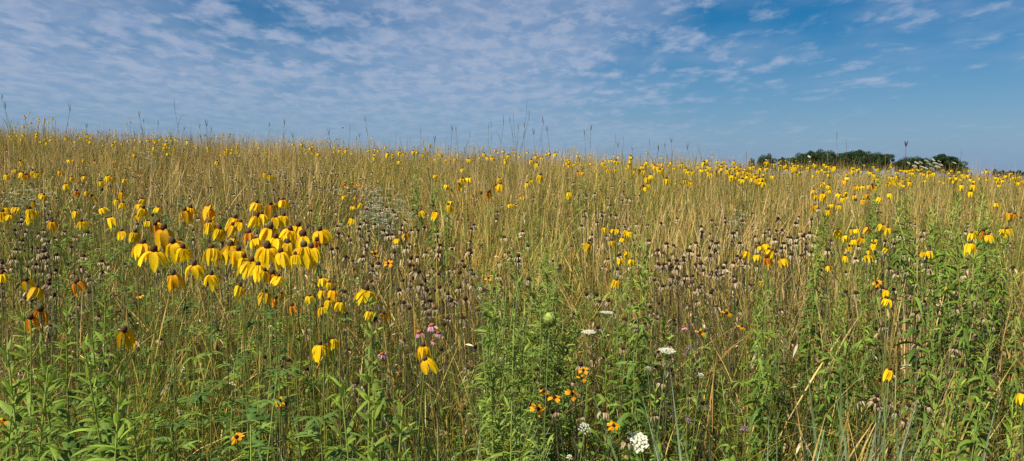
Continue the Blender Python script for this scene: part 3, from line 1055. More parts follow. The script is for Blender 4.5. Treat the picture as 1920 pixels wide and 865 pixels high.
SEEDP = [(60, 480, 60, 38, 75, 1.02, 'dense dark brown stand at the left edge'), (225, 335, 150, 26, 130, .95, 'brown drift behind the left coneflowers'),
         (820, 520, 50, 38, 34, 1.08, 'sharp black cluster left of the bright green bush'), (700, 435, 65, 38, 70, 1.02, 'grey patch below the white flowers'),
         (560, 335, 90, 16, 70, 1.0, 'grey streak below the ridge left of centre'), (950, 465, 40, 38, 26, 1.05, 'pale group beside the upright blue-green grass'),
         (1340, 490, 60, 26, 60, 1.05, 'crowded pale stand right of centre'), (1240, 530, 70, 45, 50, 1.02, 'pale stand below the small coneflower patch'),
         (1140, 400, 45, 45, 50, 1.0, 'brown patch on the centre slope'), (1430, 445, 45, 18, 30, 1.02, 'grey group above the tight coneflower bunch'),
         (1510, 440, 28, 20, 20, 1.05, 'dark group left of the loose right coneflowers'), (1800, 530, 70, 55, 55, 1.0, 'faded stand near the right edge'),
         (1690, 480, 40, 35, 26, 1.0, 'faded group below the right coneflowers'), (890, 590, 55, 50, 26, .98, 'thin scatter right of the pink flowers'),
         (1190, 610, 75, 50, 26, .98, 'scatter between the white umbels'), (532, 690, 18, 28, 9, .95, 'little group left of the large low coneflower'),
         (1700, 740, 40, 28, 13, .92, 'pale group low on the right'), (1050, 735, 55, 40, 14, .93, 'group around the orange flowers at bottom centre'),
         (140, 640, 70, 60, 14, .95, 'scatter behind the tall leafy plants at left'), (370, 430, 90, 26, 26, 1.0, 'dark scatter behind the big coneflower clump'),
         (660, 610, 45, 30, 7, .98, 'few beside the tall leafy stem'), (780, 560, 40, 40, 16, 1.0, 'scatter above the pink flowers'),
         (1250, 720, 60, 60, 12, .9, 'scatter around the largest white umbel'), (1600, 470, 60, 30, 20, 1.0, 'scatter among the loose right coneflowers')]
cand = []
rs = random.Random(77)
for k, (cu, cv, su, sv_, n, hp, wh) in enumerate(SEEDP):
    for _ in range(n):
        u, v = rs.gauss(cu, su * 1.05), rs.gauss(cv, sv_ * 1.05)
        if v < ridge_v(u) + 8 or not (2 < u < 1918):
            v = abs(v - ridge_v(u)) + ridge_v(u) + 10
            u = min(max(u, 4), 1916)
        h = hp * rs.uniform(.93, 1.07)
        x, y = stand(u, v, h)
        cand.append((float(y), float(x), u, v, h, k))
cand.sort()
for (y, x, u, v, h, k) in cand[:299]:
    gz = float(ground(x, y)); H = EYE + float(ray(u, v)[2]) * y - gz
    s = random.uniform(.65, 1.1) * (.85 if v > 560 else 1.0)
    sm, tip = random.choice(SST)
    rz = random.uniform(0, 6.28)
    tx = tip[0] * math.cos(rz) - tip[1] * math.sin(rz); ty = tip[0] * math.sin(rz) + tip[1] * math.cos(rz)
    o = thing('seed_head', (x - tx, y - ty, gz - .01)); o.rotation_euler = (0, 0, rz)
    part('stem', sm, o, scale=(1, 1, H))
    r = (random.gauss(0, .3), random.gauss(0, .3), random.uniform(0, 6))
    top = (tip[0], tip[1], H)
    part('seed_cone', random.choice(SCM), o, top, r, (s, s, s * random.uniform(.8, 1.25)))
    if random.random() < .85:
        part('withered_petals', random.choice(SPM), o, top, r, (s, s, s))
    tag(o, 'dried seed head in the ' + SEEDP[k][6], 'seed head', 'dried dark seed heads')
rest = Soup()
q = np.array([(x, y, 0, h) for (y, x, u, v, h, k) in cand[299:]])
# the drifts go on up the slope
n = 2600
x, y = scatter(n, 5, 17, half=.72)
f = fbm(x, y, 0.9, 61) + .3 * fbm(x, y, 3, 62)
kp = f > .30
x, y = x[kp], y[kp]
q = np.concatenate([q, np.stack([x, y, 0 * x, rng.uniform(.8, 1.0, len(x))], -1)])
q[:, 2] = ground(q[:, 0], q[:, 1]) - .01
for k in range(5):
    a = q[k::5]
    stamp(rest, WHS[k].arr(), a[:, :3], rng.uniform(0, 6.28, len(a)), a[:, 3], tilt=.05)
tag(link('far_seed_heads', rest.mesh('far_seed_heads', M_CONE)), 'brown specks of far seed heads too small to count', 'far seed heads', kind='stuff')


# ------------------------------------------------------------------ black-eyed susans
def susan_petals(seed, n=12, gaps=.1):
    S = Soup(); petals_ring(S, n, .024, .0075, 1.0, .35, (.86, .43, .01), (.82, .36, .01), seed, segs=5, gaps=gaps, r0=.005, fold=.3)
    return S.mesh('petals', M_PETAL)


SUP = [susan_petals(700 + i, gaps=.08 + .12 * i) for i in range(4)]
SUC = [seed_cone(720 + i).mesh('cone', M_CONE) for i in range(2)]
SUSAN = [(214, 301), (215, 314), (244, 312), (264, 339), (282, 335), (262, 327), (263, 549), (702, 472), (728, 490), (916, 518), (649, 348), (645, 341),
         (671, 345), (661, 343), (979, 369), (967, 382), (1362, 582), (1391, 607), (1431, 527), (1645, 526), (1769, 532), (1021, 727), (1040, 739), (1008, 760),
         (1094, 688), (1090, 703), (1150, 790), (524, 745), (8, 780), (444, 812), (1072, 732), (1313, 618)]
its_l, its_m, its_b = [], [], []
for (u, v) in SUSAN:
    hp = 1.0 if v < 600 else .97
    x, y = stand(u, v, hp); x, y = float(x), float(y)
    sm, tip = random.choice(SST); rz = random.uniform(0, 6.28)
    tx = tip[0] * math.cos(rz) - tip[1] * math.sin(rz); ty = tip[0] * math.sin(rz) + tip[1] * math.cos(rz)
    gz = float(ground(x, y)); H = EYE + float(ray(u, v)[2]) * y - gz
    o = thing('black_eyed_susan', (x - tx, y - ty, gz - .01)); o.rotation_euler = (0, 0, rz)
    part('stem', sm, o, scale=(1, 1, H))
    # faces up and a little to the viewer
    s = random.uniform(.7, 1.0) * (.8 if v > 560 else 1)
    import mathutils
    e = (mathutils.Euler((0, 0, -rz)).to_matrix() @ mathutils.Euler((random.uniform(.1, .9), random.gauss(0, .3), 0)).to_matrix()).to_euler()
    part('cone', random.choice(SUC), o, (tip[0], tip[1], H), e, (s * .9,) * 3)
    part('petals', random.choice(SUP), o, (tip[0], tip[1], H), e, (s,) * 3)
    (its_l if u < 480 else its_m if v < 600 else its_b).append((o, u, v))
name_rows(its_l, 'dark-centred orange daisy', 'the left third', 'flower', 'orange black-eyed daisies', 5)
name_rows(its_m, 'dark-centred orange daisy', 'the upper slope', 'flower', 'orange black-eyed daisies', 6)
name_rows(its_b, 'dark-centred orange daisy', 'the foreground', 'flower', 'orange black-eyed daisies', 6)


# ------------------------------------------------------------------ pink coneflowers
def pink_petals(seed):
    S = Soup(); petals_ring(S, 13, .032, .0075, 1.0, .9, (.74, .42, .38), (.72, .34, .36), seed, segs=6, r0=.009, fold=.35)
    return S.mesh('petals', M_PETAL)


def pink_cone(seed):
    S = Soup(); ball(S, (0, 0, .005), .013, 16, 10, cone_cols((.10, .03, .012), (.38, .12, .03)), .18, seed=seed, rz=.011)
    return S.mesh('cone', M_CONE)


PP = [pink_petals(740 + i) for i in range(3)]; PC = [pink_cone(750 + i) for i in range(2)]
for (u, v, s, lab) in ((786, 618, .85, 'pink coneflower, leftmost of the three pink ones in the lower centre'), (810, 606, .95, 'pink coneflower, tallest of the three in the lower centre'),
                       (822, 619, .7, 'small pink coneflower, rightmost of the three in the lower centre'), (716, 658, .6, 'small pink flower close to the tall leafy stem'),
                       (1283, 608, .55, 'small pink coneflower above the mauve blooms, right of the white umbels'), (812, 633, .5, 'faded pinkish coneflower hanging just under the three pink ones')):
    x, y = stand(u, v, 1.05); x, y = float(x), float(y)
    sm, lm, tip = CSTEMS[random.randrange(6)]
    gz = float(ground(x, y)); H = EYE + float(ray(u, v)[2]) * y - gz
    o = thing('pink_coneflower', (x - tip[0], y - tip[1], gz - .01))
    part('stem', sm, o, scale=(1, 1, H)); part('leaves', lm, o, scale=(1, 1, H * .9))
    r = (random.gauss(.1, .12), random.gauss(0, .15), random.uniform(0, 6)); top = (tip[0], tip[1], H)
    s *= .66; part('cone', random.choice(PC), o, top, r, (s,) * 3); part('petals', random.choice(PP), o, top, r, (s,) * 3)
    tag(o, lab, 'flower', 'pink coneflowers')


# mauve bergamot-like blooms
def mauve_head(seed):
    S = Soup(); rg = np.random.default_rng(seed); n = 40
    a = rg.uniform(0, 6.28, n); e = rg.uniform(-.2, 1.3, n)
    D = np.stack([np.cos(a) * np.cos(e), np.sin(a) * np.cos(e), np.sin(e)], -1)
    c = np.array([(.42, .24, .38)]) * rg.uniform(.7, 1.3, (n, 1))
    blades(S, D * .004, D, rg.uniform(.010, .018, n), .004, np.tile([[0, 0, -.4]], (n, 1)), 4, P_LEAF, np.cross(D, UP), c, c)
    return S.mesh('bloom', M_PETAL)


MH = [mauve_head(770 + i) for i in range(3)]
for (u, v, lab) in ((1294, 645, 'mauve tufted bloom just right of the upper white umbel'), (1288, 655, 'mauve tufted bloom, lower of the close pair beside the white umbel'),
                    (1290, 706 + 75, 'tiny mauve bloom among dry stems right of the largest umbel'), (1396, 795, 'tiny mauve bloom beside the blue-green blades'),
                    (722, 660, 'tiny mauve bloom beside the small pink flower'), (1137, 567, 'mauve bloom standing above the uppermost white umbel')):
    x, y = stand(u, v, .98); x, y = float(x), float(y)
    sm, lm, tip = CSTEMS[random.randrange(6)]
    gz = float(ground(x, y)); H = EYE + float(ray(u, v)[2]) * y - gz
    o = thing('mauve_flower', (x - tip[0], y - tip[1], gz - .01))
    part('stem', sm, o, scale=(.8, .8, H)); part('bloom', random.choice(MH), o, (tip[0], tip[1], H), (0, 0, random.uniform(0, 6)), (.55,) * 3)
    tag(o, lab, 'flower', 'mauve blooms')


# ------------------------------------------------------------------ white umbels
def umbel(seed, R=.036, dome=.28, nray=30, cupped=0.0):
    rg = np.random.default_rng(seed)
    F, G = Soup(), Soup()
    ga = 2.39996
    pts = []
    for i in range(nray):
        r = R * math.sqrt((i + .5) / nray) * rg.uniform(.92, 1.06); a = i * ga
        z = .030 * (1 - dome * (r / R) ** 2 * 1.6) + cupped * (r / R) ** 2 * R
        pts.append((r * math.cos(a), r * math.sin(a), z))
    for p in pts:
        p = np.array(p)
        mid = p * np.array([.55, .55, .35])
        tube(G, np.array([[0, 0, 0], mid, p - [0, 0, .003]]), .0005, 3, (.16, .22, .07))
        m = 16
        aa = np.arange(m) * ga; rr = .0056 * np.sqrt((np.arange(m) + .5) / m) * (R / .036)
        c = p + np.stack([rr * np.cos(aa), rr * np.sin(aa), .0015 - rr * .15 + rg.normal(0, .0006, m)], -1)
        for q in c:
            s = .0016 * rg.uniform(.8, 1.3) * (R / .036)
            th = rg.uniform(0, 6.28)
            k5 = th + np.arange(5) * 2 * PI / 5
            V = [q + [0, 0, .0006]] + [q + np.array([math.cos(t_) * s, math.sin(t_) * s, rg.uniform(-.0006, .0006)]) for t_ in k5]
            T = [(0, 1 + j, 1 + (j + 1) % 5) for j in range(5)]
            F.add(np.array(V), None, T, np.array([.82, .81, .64]) * rg.uniform(.85, 1.05))
    # bracts
    a = np.arange(9) * 2 * PI / 9
    D = nrm(np.stack([np.cos(a), np.sin(a), -.2 + 0 * a], -1))
    blades(G, np.zeros((9, 3)), D, .018, .0012, np.tile([[0, 0, -.5]], (9, 1)), 3, P_GRASS, np.cross(D, UP), (.14, .2, .06))
    return F.mesh('florets', M_PETAL), G.mesh('rays', M_STEM)


UMB = [umbel(800, .037, .30), umbel(801, .034, .1), umbel(802, .026, .5, 20), umbel(803, .036, .05, 32)]
USTEM = []
for i in range(3):
    S, tip, path = unit_stem(820 + i, (.12, .17, .05), (.15, .22, .06), r=.0014, bend=.09)
    L_ = Soup(); lobed_leaves(L_, path, [.3, .45, .6], .06, GRN, np.random.default_rng(830 + i), lobes=7, width=.06)
    USTEM.append((S.mesh('stem', M_STEM), L_.mesh('leaves', M_LEAF), tip))
for (u, v, w, k, rx, lab) in ((1195, 803, 48, 0, .75, 'largest white lace umbel, domed and facing the viewer near the bottom'), (1250, 642, 42, 1, .12, 'wide flat white umbel seen from the side, right of centre'),
                              (1137, 572, 30, 3, .02, 'thin flat white umbel, the uppermost of the foreground umbels'), (1104, 606, 30, 3, .1, 'thin flat white umbel left of the wide one'),
                              (1096, 776, 27, 2, .8, 'small round white umbel left of the largest one'), (1314, 677, 15, 2, .4, 'tiny greenish white umbel below the mauve blooms'),
                              (1215, 664, 14, 2, .3, 'tiny white umbel just under the wide flat one'), (1068, 827, 14, 2, .5, 'small pale green umbel bud at bottom centre'),
                              (1210, 850, 16, 2, .6, 'pale green umbel bud under the largest white umbel')):
    hp = .95 if v > 700 else 1.08
    x, y = stand(u, v, hp); x, y = float(x), float(y)
    sm, lm, tip = random.choice(USTEM)
    gz = float(ground(x, y)); H = EYE + float(ray(u, v)[2]) * y - gz - .028
    o = thing('white_umbel', (x - tip[0], y - tip[1], gz - .01))
    s = w / F_PX * y / (.084 if k != 2 else .060)
    part('stem', sm, o, scale=(1, 1, H)); part('leaves', lm, o, scale=(1, 1, H))
    fm, gm = UMB[k]
    r = (rx, random.gauss(0, .08), random.uniform(0, .5)); top = (tip[0], tip[1], H)
    part('florets', fm, o, top, r, (s,) * 3); part('rays', gm, o, top, r, (s,) * 3)
    tag(o, lab, 'flower', 'white lace umbels')

# closed green head ("bird's nest")
S = Soup(); rg = np.random.default_rng(9)
for ring in range(3):
    n = 26 - ring * 5; a = np.arange(n) * 2 * PI / n + ring * .1
    D = nrm(np.stack([np.cos(a), np.sin(a), .35 + .25 * ring + 0 * a], -1))
    bend = np.stack([-np.cos(a) * .75, -np.sin(a) * .75, .75 + 0 * a], -1)
    c = np.array([.50, .52, .20]) * rg.uniform(.75, 1.2, (n, 1))
    blades(S, np.zeros((n, 3)), D, .030 - .003 * ring, .0022, bend, 6, P_STEM, np.cross(D, UP), c * .8, c)
a = rg.uniform(0, 6.28, 160); r = .016 * np.sqrt(rg.random(160))
B = np.stack([np.cos(a) * r, np.sin(a) * r, .026 - r * .35], -1); D = nrm(np.stack([-np.cos(a), -np.sin(a), 1.4 + 0 * a], -1))
blades(S, B, D, .008, .003, np.zeros((160, 3)), 2, P_LEAF, rdir(160), np.array([.60, .62, .30]) * rg.uniform(.7, 1.2, (160, 1)))
S = Soup()
ball(S, (0, 0, .012), .0118, 26, 15, lambda a, z: np.array([.27, .34, .07]) * (1.0 + .5 * z), .28, seed=3, rz=.0135)
n = 46; a = np.arange(n) * 2 * PI / n
for f, zz in ((1.0, 0.0), (.7, .010)):
    D = nrm(np.stack([np.cos(a), np.sin(a), .9 + 0 * a], -1)); bend = np.stack([-np.cos(a) * 1.1, -np.sin(a) * 1.1, .35 + 0 * a], -1)
    blades(S, np.stack([np.cos(a) * .006 * f, np.sin(a) * .006 * f, zz + 0 * a], -1), D, .020 * f, .0016, bend, 6, P_STEM, np.stack([-np.sin(a), np.cos(a), 0 * a], -1), np.array([.46, .52, .18]) * rg.uniform(.7, 1.25, (n, 1)))
nest = S.mesh('closed_head', M_LEAF)
u, v = 1031, 592
x, y = stand(u, v, 1.24); x, y = float(x), float(y); sm, lm, tip = USTEM[0]
gz = float(ground(x, y)); H = EYE + float(ray(u, v)[2]) * y - gz - .01
o = thing('closed_umbel', (x - tip[0], y - tip[1], gz - .01))
part('stem', sm, o, scale=(1, 1, H)); part('closed_head', nest, o, (tip[0], tip[1], H), scale=(1.0,) * 3)
tag(o, 'round pale green closed flower head like a nest, at centre', 'flower')


# ------------------------------------------------------------------ small white bushy flowers
def white_bush(seed, H=1.0, nh=7, spread=.12, det=1.0):
    rg = np.random.default_rng(seed)
    St, Fl = Soup(), Soup()
    for k in range(nh):
        a = rg.uniform(0, 6.28); r = spread * math.sqrt(rg.random()); z = H * rg.uniform(.84, 1.0)
        t = np.linspace(0, 1, 5)[:, None]
        e = np.array([math.cos(a) * r, math.sin(a) * r])
        p = np.concatenate([e[None] * np.clip(t * 1.6 - .6, 0, 1), t * z], 1)
        if k % 2 == 0: tube(St, p, .0015, 3, (.13, .16, .06))
        else: tube(St, p[2:], .0010, 3, (.13, .16, .06))
        m = 9
        q = p[-1] + np.stack([rg.normal(0, .012, m), rg.normal(0, .012, m), rg.normal(0, .003, m)], -1)
        for c in q:
            s = .0042 * rg.uniform(.7, 1.3); th = rg.uniform(0, 6.28) + np.arange(5) * 2 * PI / 5
            V = [c + [0, 0, .001]] + [c + np.array([math.cos(t_) * s, math.sin(t_) * s, -.001]) for t_ in th]
            Fl.add(np.array(V), None, [(0, 1 + j, 1 + (j + 1) % 5) for j in range(5)], np.array([.78, .76, .62]) * rg.uniform(.8, 1.05))
    n = 40
    z = rg.uniform(.35, .9, n) * H; a = rg.uniform(0, 6.28, n); el = rg.uniform(.2, 1, n)
    D = np.stack([np.cos(a) * np.cos(el), np.sin(a) * np.cos(el), np.sin(el)], -1)
    c = np.array([.12, .17, .06]) * rg.uniform(.7, 1.3, (n, 1))
    Lf = Soup(); blades(Lf, np.stack([D[:, 0] * .02, D[:, 1] * .02, z], -1), D, .05, .008, np.tile([[0, 0, -.4]], (n, 1)), 3, P_LEAF, np.cross(D, UP), c)
    return St.mesh('stem', M_STEM), Fl.mesh('florets', M_PETAL), Lf.mesh('leaves', M_LEAF)


WB = [white_bush(850 + i) for i in range(4)]
WBP = {'the bright patch left of centre': [(690, 345), (697, 349), (702, 343), (690, 356), (714, 368), (708, 376), (718, 375), (724, 383), (736, 368), (733, 361), (742, 366), (705, 383), (712, 390), (740, 391), (760, 380), (700, 372), (726, 392), (713, 350)],
       'the faint patch at the left edge': [(20, 350), (34, 346), (48, 352), (60, 348), (74, 352), (40, 360), (55, 342), (84, 350)],
       'the faint streak above the yellow clump': [(505, 316), (520, 313), (535, 318), (550, 310), (345, 318), (352, 312)],
       'the pale tuft on the left ridge': [(248, 258), (244, 275), (275, 283), (286, 277), (290, 290), (270, 275)],
       'the pale specks on the centre slope': [(1005, 316), (1378, 388), (1400, 384), (1413, 392)]}
for wh, lst in WBP.items():
    its = []
    for (u, v) in lst:
        x, y = stand(u, v, 1.0); x, y = float(x), float(y)
        gz = float(ground(x, y)); H = EYE + float(ray(u, v)[2]) * y - gz
        o = thing('white_wildflower', (x, y, gz - .01)); o.rotation_euler = (0, 0, random.uniform(0, 6))
        a, b, c = random.choice(WB)
        for nm, me in (('stem', a), ('florets', b), ('leaves', c)):
            part(nm, me, o, scale=(1, 1, min(max(H, .7), 1.6)))
        its.append((o, u, v))
    name_rows(its, 'white wildflower', wh, 'white wildflower', 'small white wildflowers', 6)

# white umbels standing on the right ridge before the trees: leaning flat heads
its = []
for (u, v, w) in ((1717, 304, 9), (1725, 303, 7), (1728, 311, 8), (1736, 299, 7), (1742, 305, 8), (1748, 297, 7), (1753, 304, 8), (1757, 311, 9), (1763, 306, 7), (1735, 313, 7), (1746, 314, 8), (1714, 309, 8), (1760, 300, 6),
                 (1516, 291, 6), (1788, 303, 5), (1702, 303, 5), (1526, 306, 5), (1436, 318 - 20, 5)):
    y = random.uniform(10.5, 12.5); x = float(ray(u, v)[0]) * y
    gz = float(ground(x, y)); H = EYE + float(ray(u, v)[2]) * y - gz - .03
    sm, lm, tip = random.choice(USTEM)
    o = thing('white_umbel', (x - tip[0], y - tip[1], gz - .01))
    fm, gm = UMB[random.choice((0, 1, 3))]; s = max(.8, w / F_PX * y / .062)
    part('stem', sm, o, scale=(1.2, 1.2, H)); r = (random.uniform(.3, .7), random.gauss(.3, .15), 0)
    part('florets', fm, o, (tip[0], tip[1], H), r, (s,) * 3)
    its.append((o, u, v))
name_rows(its, 'far white umbel', 'the group before the distant trees', 'flower', 'white lace umbels', 6)


# ------------------------------------------------------------------ leafy plants
def leafy(seed, kind):
    """unit-height leafy stem. kinds: goldenrod (dense lance leaves), broad (paired bigger leaves), fine (narrow, branched), lobed"""
    rg = np.random.default_rng(seed)
    col = {'goldenrod': ((.10, .18, .028), (.13, .215, .03), (.22, .32, .035)), 'broad': ((.105, .18, .03), (.14, .22, .033), (.22, .31, .04)),
           'fine': ((.13, .20, .035), (.19, .27, .045), (.28, .36, .05)), 'lobed': ((.10, .18, .035), (.14, .22, .04), (.20, .28, .05))}[kind]
    S, tip, path = unit_stem(seed, (.18, .20, .05), (.26, .32, .06), r=.0019 if kind != 'fine' else .0016, bend=.13, sides=7)
    Lf = Soup()

    def at(t):
        i = np.clip(t, 0, 1) * (len(path) - 1); i0 = np.minimum(i.astype(int), len(path) - 2); f = (i - i0)[:, None]
        return path[i0] * (1 - f) + path[i0 + 1] * f

    if kind in ('goldenrod', 'broad'):
        n = 150 if kind == 'goldenrod' else 84
        t = np.linspace(.22, 1, n) + rg.normal(0, .004, n)
        a = np.arange(n) * (2.4 if kind == 'goldenrod' else 2.0) + rg.normal(0, .25, n)
        el = .28 + .35 * np.clip((t - .85) / .15, 0, 1) * 1.8 + rg.normal(0, .18, n) - .25 * (t < .5)
        D = np.stack([np.cos(a) * np.cos(el), np.sin(a) * np.cos(el), np.sin(el)], -1)
        L = (.098 if kind == 'goldenrod' else .105) * np.clip(1.12 - .85 * t ** 3.0, .3, 1.1) * rg.uniform(.75, 1.2, n)
        bl = np.zeros((n, 3)); bl[:, 2] = -rg.uniform(.2, .75, n) * (1 - .6 * (t > .9))
        g = np.clip((t - .72) / .22, 0, 1)[:, None]
        c = np.where(rg.random((n, 1)) < .5, np.array(col[0]), np.array(col[1])) * (1 - g) + np.array(col[2]) * g
        c = c * rg.uniform(.72, 1.25, (n, 1))
        old = (rg.random(n) < .22 * (t < .62))[:, None]; c = np.where(old, np.array([.36, .30, .07]) * rg.uniform(.5, 1.1, (n, 1)), c)
        blades(Lf, at(t), D, L, L * (.19 if kind == 'goldenrod' else .22), bl, 6, P_LEAF, np.cross(D, UP) + .25 * rg.normal(size=(n, 3)), c, c * 1.05, fold=.35)
    elif kind == 'fine':
        paths = [(path, .35, 1.0, 1.0)]
        for k in range(9):
            t0 = rg.uniform(.35, .85); P0 = at(np.array([t0]))[0]; a = rg.uniform(0, 6.28); Lb = rg.uniform(.10, .22)
            tt = np.linspace(0, 1, 8)[:, None]
            bp = P0 + np.concatenate([np.array([[math.cos(a), math.sin(a)]]) * Lb * .55 * tt ** .8, Lb * tt], 1)
            tube(S, bp, .0010, 4, (.20, .25, .06)); paths.append((bp, 0, 1, .7))
        for pth, t0, t1, k in paths:
            n = int(70 * k) if pth is path else 26
            t = rg.uniform(t0, t1, n); i = t * (len(pth) - 1); i0 = np.minimum(i.astype(int), len(pth) - 2); f = (i - i0)[:, None]
            P = pth[i0] * (1 - f) + pth[i0 + 1] * f
            a = rg.uniform(0, 6.28, n); el = rg.uniform(.1, 1.0, n)
            D = np.stack([np.cos(a) * np.cos(el), np.sin(a) * np.cos(el), np.sin(el)], -1)
            L = rg.uniform(.022, .05, n) * (1.2 - .4 * t)
            bl = np.zeros((n, 3)); bl[:, 2] = -rg.uniform(.1, .6, n)
            c = np.array(col)[rg.integers(0, 3, n)] * rg.uniform(.8, 1.2, (n, 1))
            blades(Lf, P, D, L, L * .16, bl, 4, P_LEAF, np.cross(D, UP) + .3 * rg.normal(size=(n, 3)), c, c, fold=.3)
    else:
        lobed_leaves(Lf, path, list(np.linspace(.3, 1.0, 15)), .115, col, rg, lobes=5, width=.20)
        lobed_leaves(Lf, path, [.97, .98, .99, 1.0], .07, col, rg, lobes=5, width=.22)
    return S.mesh('stem', M_STEM), Lf.mesh('leaves', M_LEAF), tip


LF = {'goldenrod': [leafy(900 + i, 'goldenrod') for i in range(6)], 'broad': [leafy(920 + i, 'broad') for i in range(4)],
      'fine': [leafy(940 + i, 'fine') for i in range(5)], 'lobed': [leafy(960 + i, 'lobed') for i in range(5)]}
KN = {'goldenrod': 'goldenrod_plant', 'broad': 'broadleaf_plant', 'fine': 'fine_leaved_plant', 'lobed': 'lobed_leaf_plant'}


def plant(u, v, kind, hp=1.15, s=1.0):
    x, y = stand(u, v, hp); x, y = float(x), float(y)
    sm, lm, tip = random.choice(LF[kind]); rz = random.uniform(0, 6.28)
    tx = tip[0] * math.cos(rz) - tip[1] * math.sin(rz); ty = tip[0] * math.sin(rz) + tip[1] * math.cos(rz)
    gz = float(ground(x, y)); H = EYE + float(ray(u, v)[2]) * y - gz
    H = max(H, .4) + .01
    o = thing(KN[kind], (x - tx, y - ty, gz - .01)); o.rotation_euler = (0, 0, rz)
    part('stem', sm, o, scale=(s, s, H)); part('leaves', lm, o, scale=(s, s, H * .995))
    return o


PLANTS = [
    # patch phrase, kind, hp, list
    ('the tall left foreground group', 'goldenrod', 1.24, [(125, 560), (198, 552), (45, 585), (14, 655), (158, 650), (225, 700), (90, 690), (250, 780), (75, 640), (172, 620), (28, 730)], 'tall leafy green plant', 1.0),
    ('the lower centre', 'broad', 1.22, [(690, 558), (693, 655), (640, 720), (755, 760), (700, 770)], 'broad-leaved green plant', 1.0),
    ('the lower left', 'lobed', 1.06, [(365, 735), (440, 680), (520, 700), (470, 790), (320, 800), (395, 610), (505, 600), (460, 560), (345, 570), (600, 780)], 'cut-leaved light green plant', 1.0),
    ('the bright central bush', 'fine', 1.2, [(1000, 432), (1018, 440), (985, 452), (1032, 470), (960, 470), (940, 490), (1010, 480), (1045, 500), (975, 505), (925, 510), (1000, 520), (1030, 530), (950, 540), (1055, 545), (985, 555), (915, 560), (1015, 570), (965, 580)], 'yellow-green fine-leaved plant', 1.0),
    ('the centre foreground', 'broad', 1.0, [(1045, 615), (1090, 590), (1150, 600), (1025, 660), (1130, 665), (1290, 560), (1240, 590), (1180, 660), (1105, 720), (1210, 700), (1160, 745), (990, 640), (1300, 640), (1330, 700)], 'green leafy plant', .72),
    ('the middle slope', 'goldenrod', 1.25, [(765, 302), (772, 312), (820, 330), (828, 340), (1210, 445), (1222, 455), (805, 350), (600, 385), (1215, 475)], 'upright dark green plant', .7),
    ('the right-of-centre foreground', 'goldenrod', 1.1, [(1440, 510), (1425, 530), (1585, 515), (1560, 545), (1600, 560), (1405, 560)], 'tall leafy green plant', .62),
    ('the green right drift', 'goldenrod', 1.25, [(1650, 318), (1654, 334), (1700, 362), (1715, 368), (1750, 375), (1790, 362), (1800, 374), (1835, 345), (1828, 356), (1690, 400), (1740, 415), (1762, 408), (1862, 400), (1874, 420), (1800, 430), (1640, 400), (1630, 430), (1710, 440), (1780, 450), (1840, 420), (1550, 400), (1540, 420), (1900, 440), (1680, 380), (1730, 390)], 'dark green leafy plant', .85),
    ('the right foreground edge', 'goldenrod', 1.16, [(1860, 470), (1885, 500), (1895, 560), (1810, 690), (1832, 715), (1905, 640), (1895, 740), (1815, 760), (1760, 580)], 'bright green leafy plant', .6),
    ('the left slope', 'lobed', 1.1, [(300, 400), (320, 412), (285, 395), (130, 440), (165, 450), (230, 455), (105, 455), (200, 320), (90, 318), (20, 338), (60, 340), (340, 372), (295, 260), (310, 266), (212, 470), (385, 440)], 'cut-leaved green plant', .9),
    ('the ridge top', 'fine', 1.3, [(20, 225), (84, 236), (243, 243), (325, 240), (470, 250), (505, 262), (1100, 285), (1180, 290)], 'thin branching plant', .9),
]
for wh, kind, hp, lst, phr, s in PLANTS:
    its = [(plant(u, v, kind, hp * random.uniform(.95, 1.05), s), u, v) for (u, v) in lst]
    name_rows(its, phr, wh, 'plant', phr + 's', 7)


# ------------------------------------------------------------------ blue-green broad grass tufts
def tuft(seed, n=22, H=1.0, spread=.05, w=.009, cols=BLU, k=.25, sp=.5):
    rg = np.random.default_rng(seed); S = Soup()
    a = rg.uniform(0, 6.28, n); r = spread * rg.random(n)
    B = np.stack([np.cos(a) * r, np.sin(a) * r, 0 * a], -1); lo = .86 if sp > 1 else .6
    out = np.stack([np.cos(a), np.sin(a), 0 * a], -1)
    D = nrm(out * rg.uniform(.02, .42, (n, 1)) + UP)
    kk = rg.uniform(.02, k, (n, 1)); bend = out * kk; bend[:, 2] = -kk[:, 0] * .8
    c = np.array(cols)[rg.integers(0, len(cols), n)] * rg.uniform(.8, 1.25, (n, 1))
    blades(S, B, D, H * rg.uniform(lo, 1.08, n), w * rg.uniform(.6, 1.2, n), bend, 10, P_GRASS, np.cross(out, UP) * (.2 if sp > 1 else 1) + sp * rg.normal(size=(n, 3)) * [1, .25 if sp > 1 else 1, 0], c, c * 1.15, fold=.35, twist=rg.normal(0, .4, n))
    return S.mesh('grass_tuft', M_GRASS)


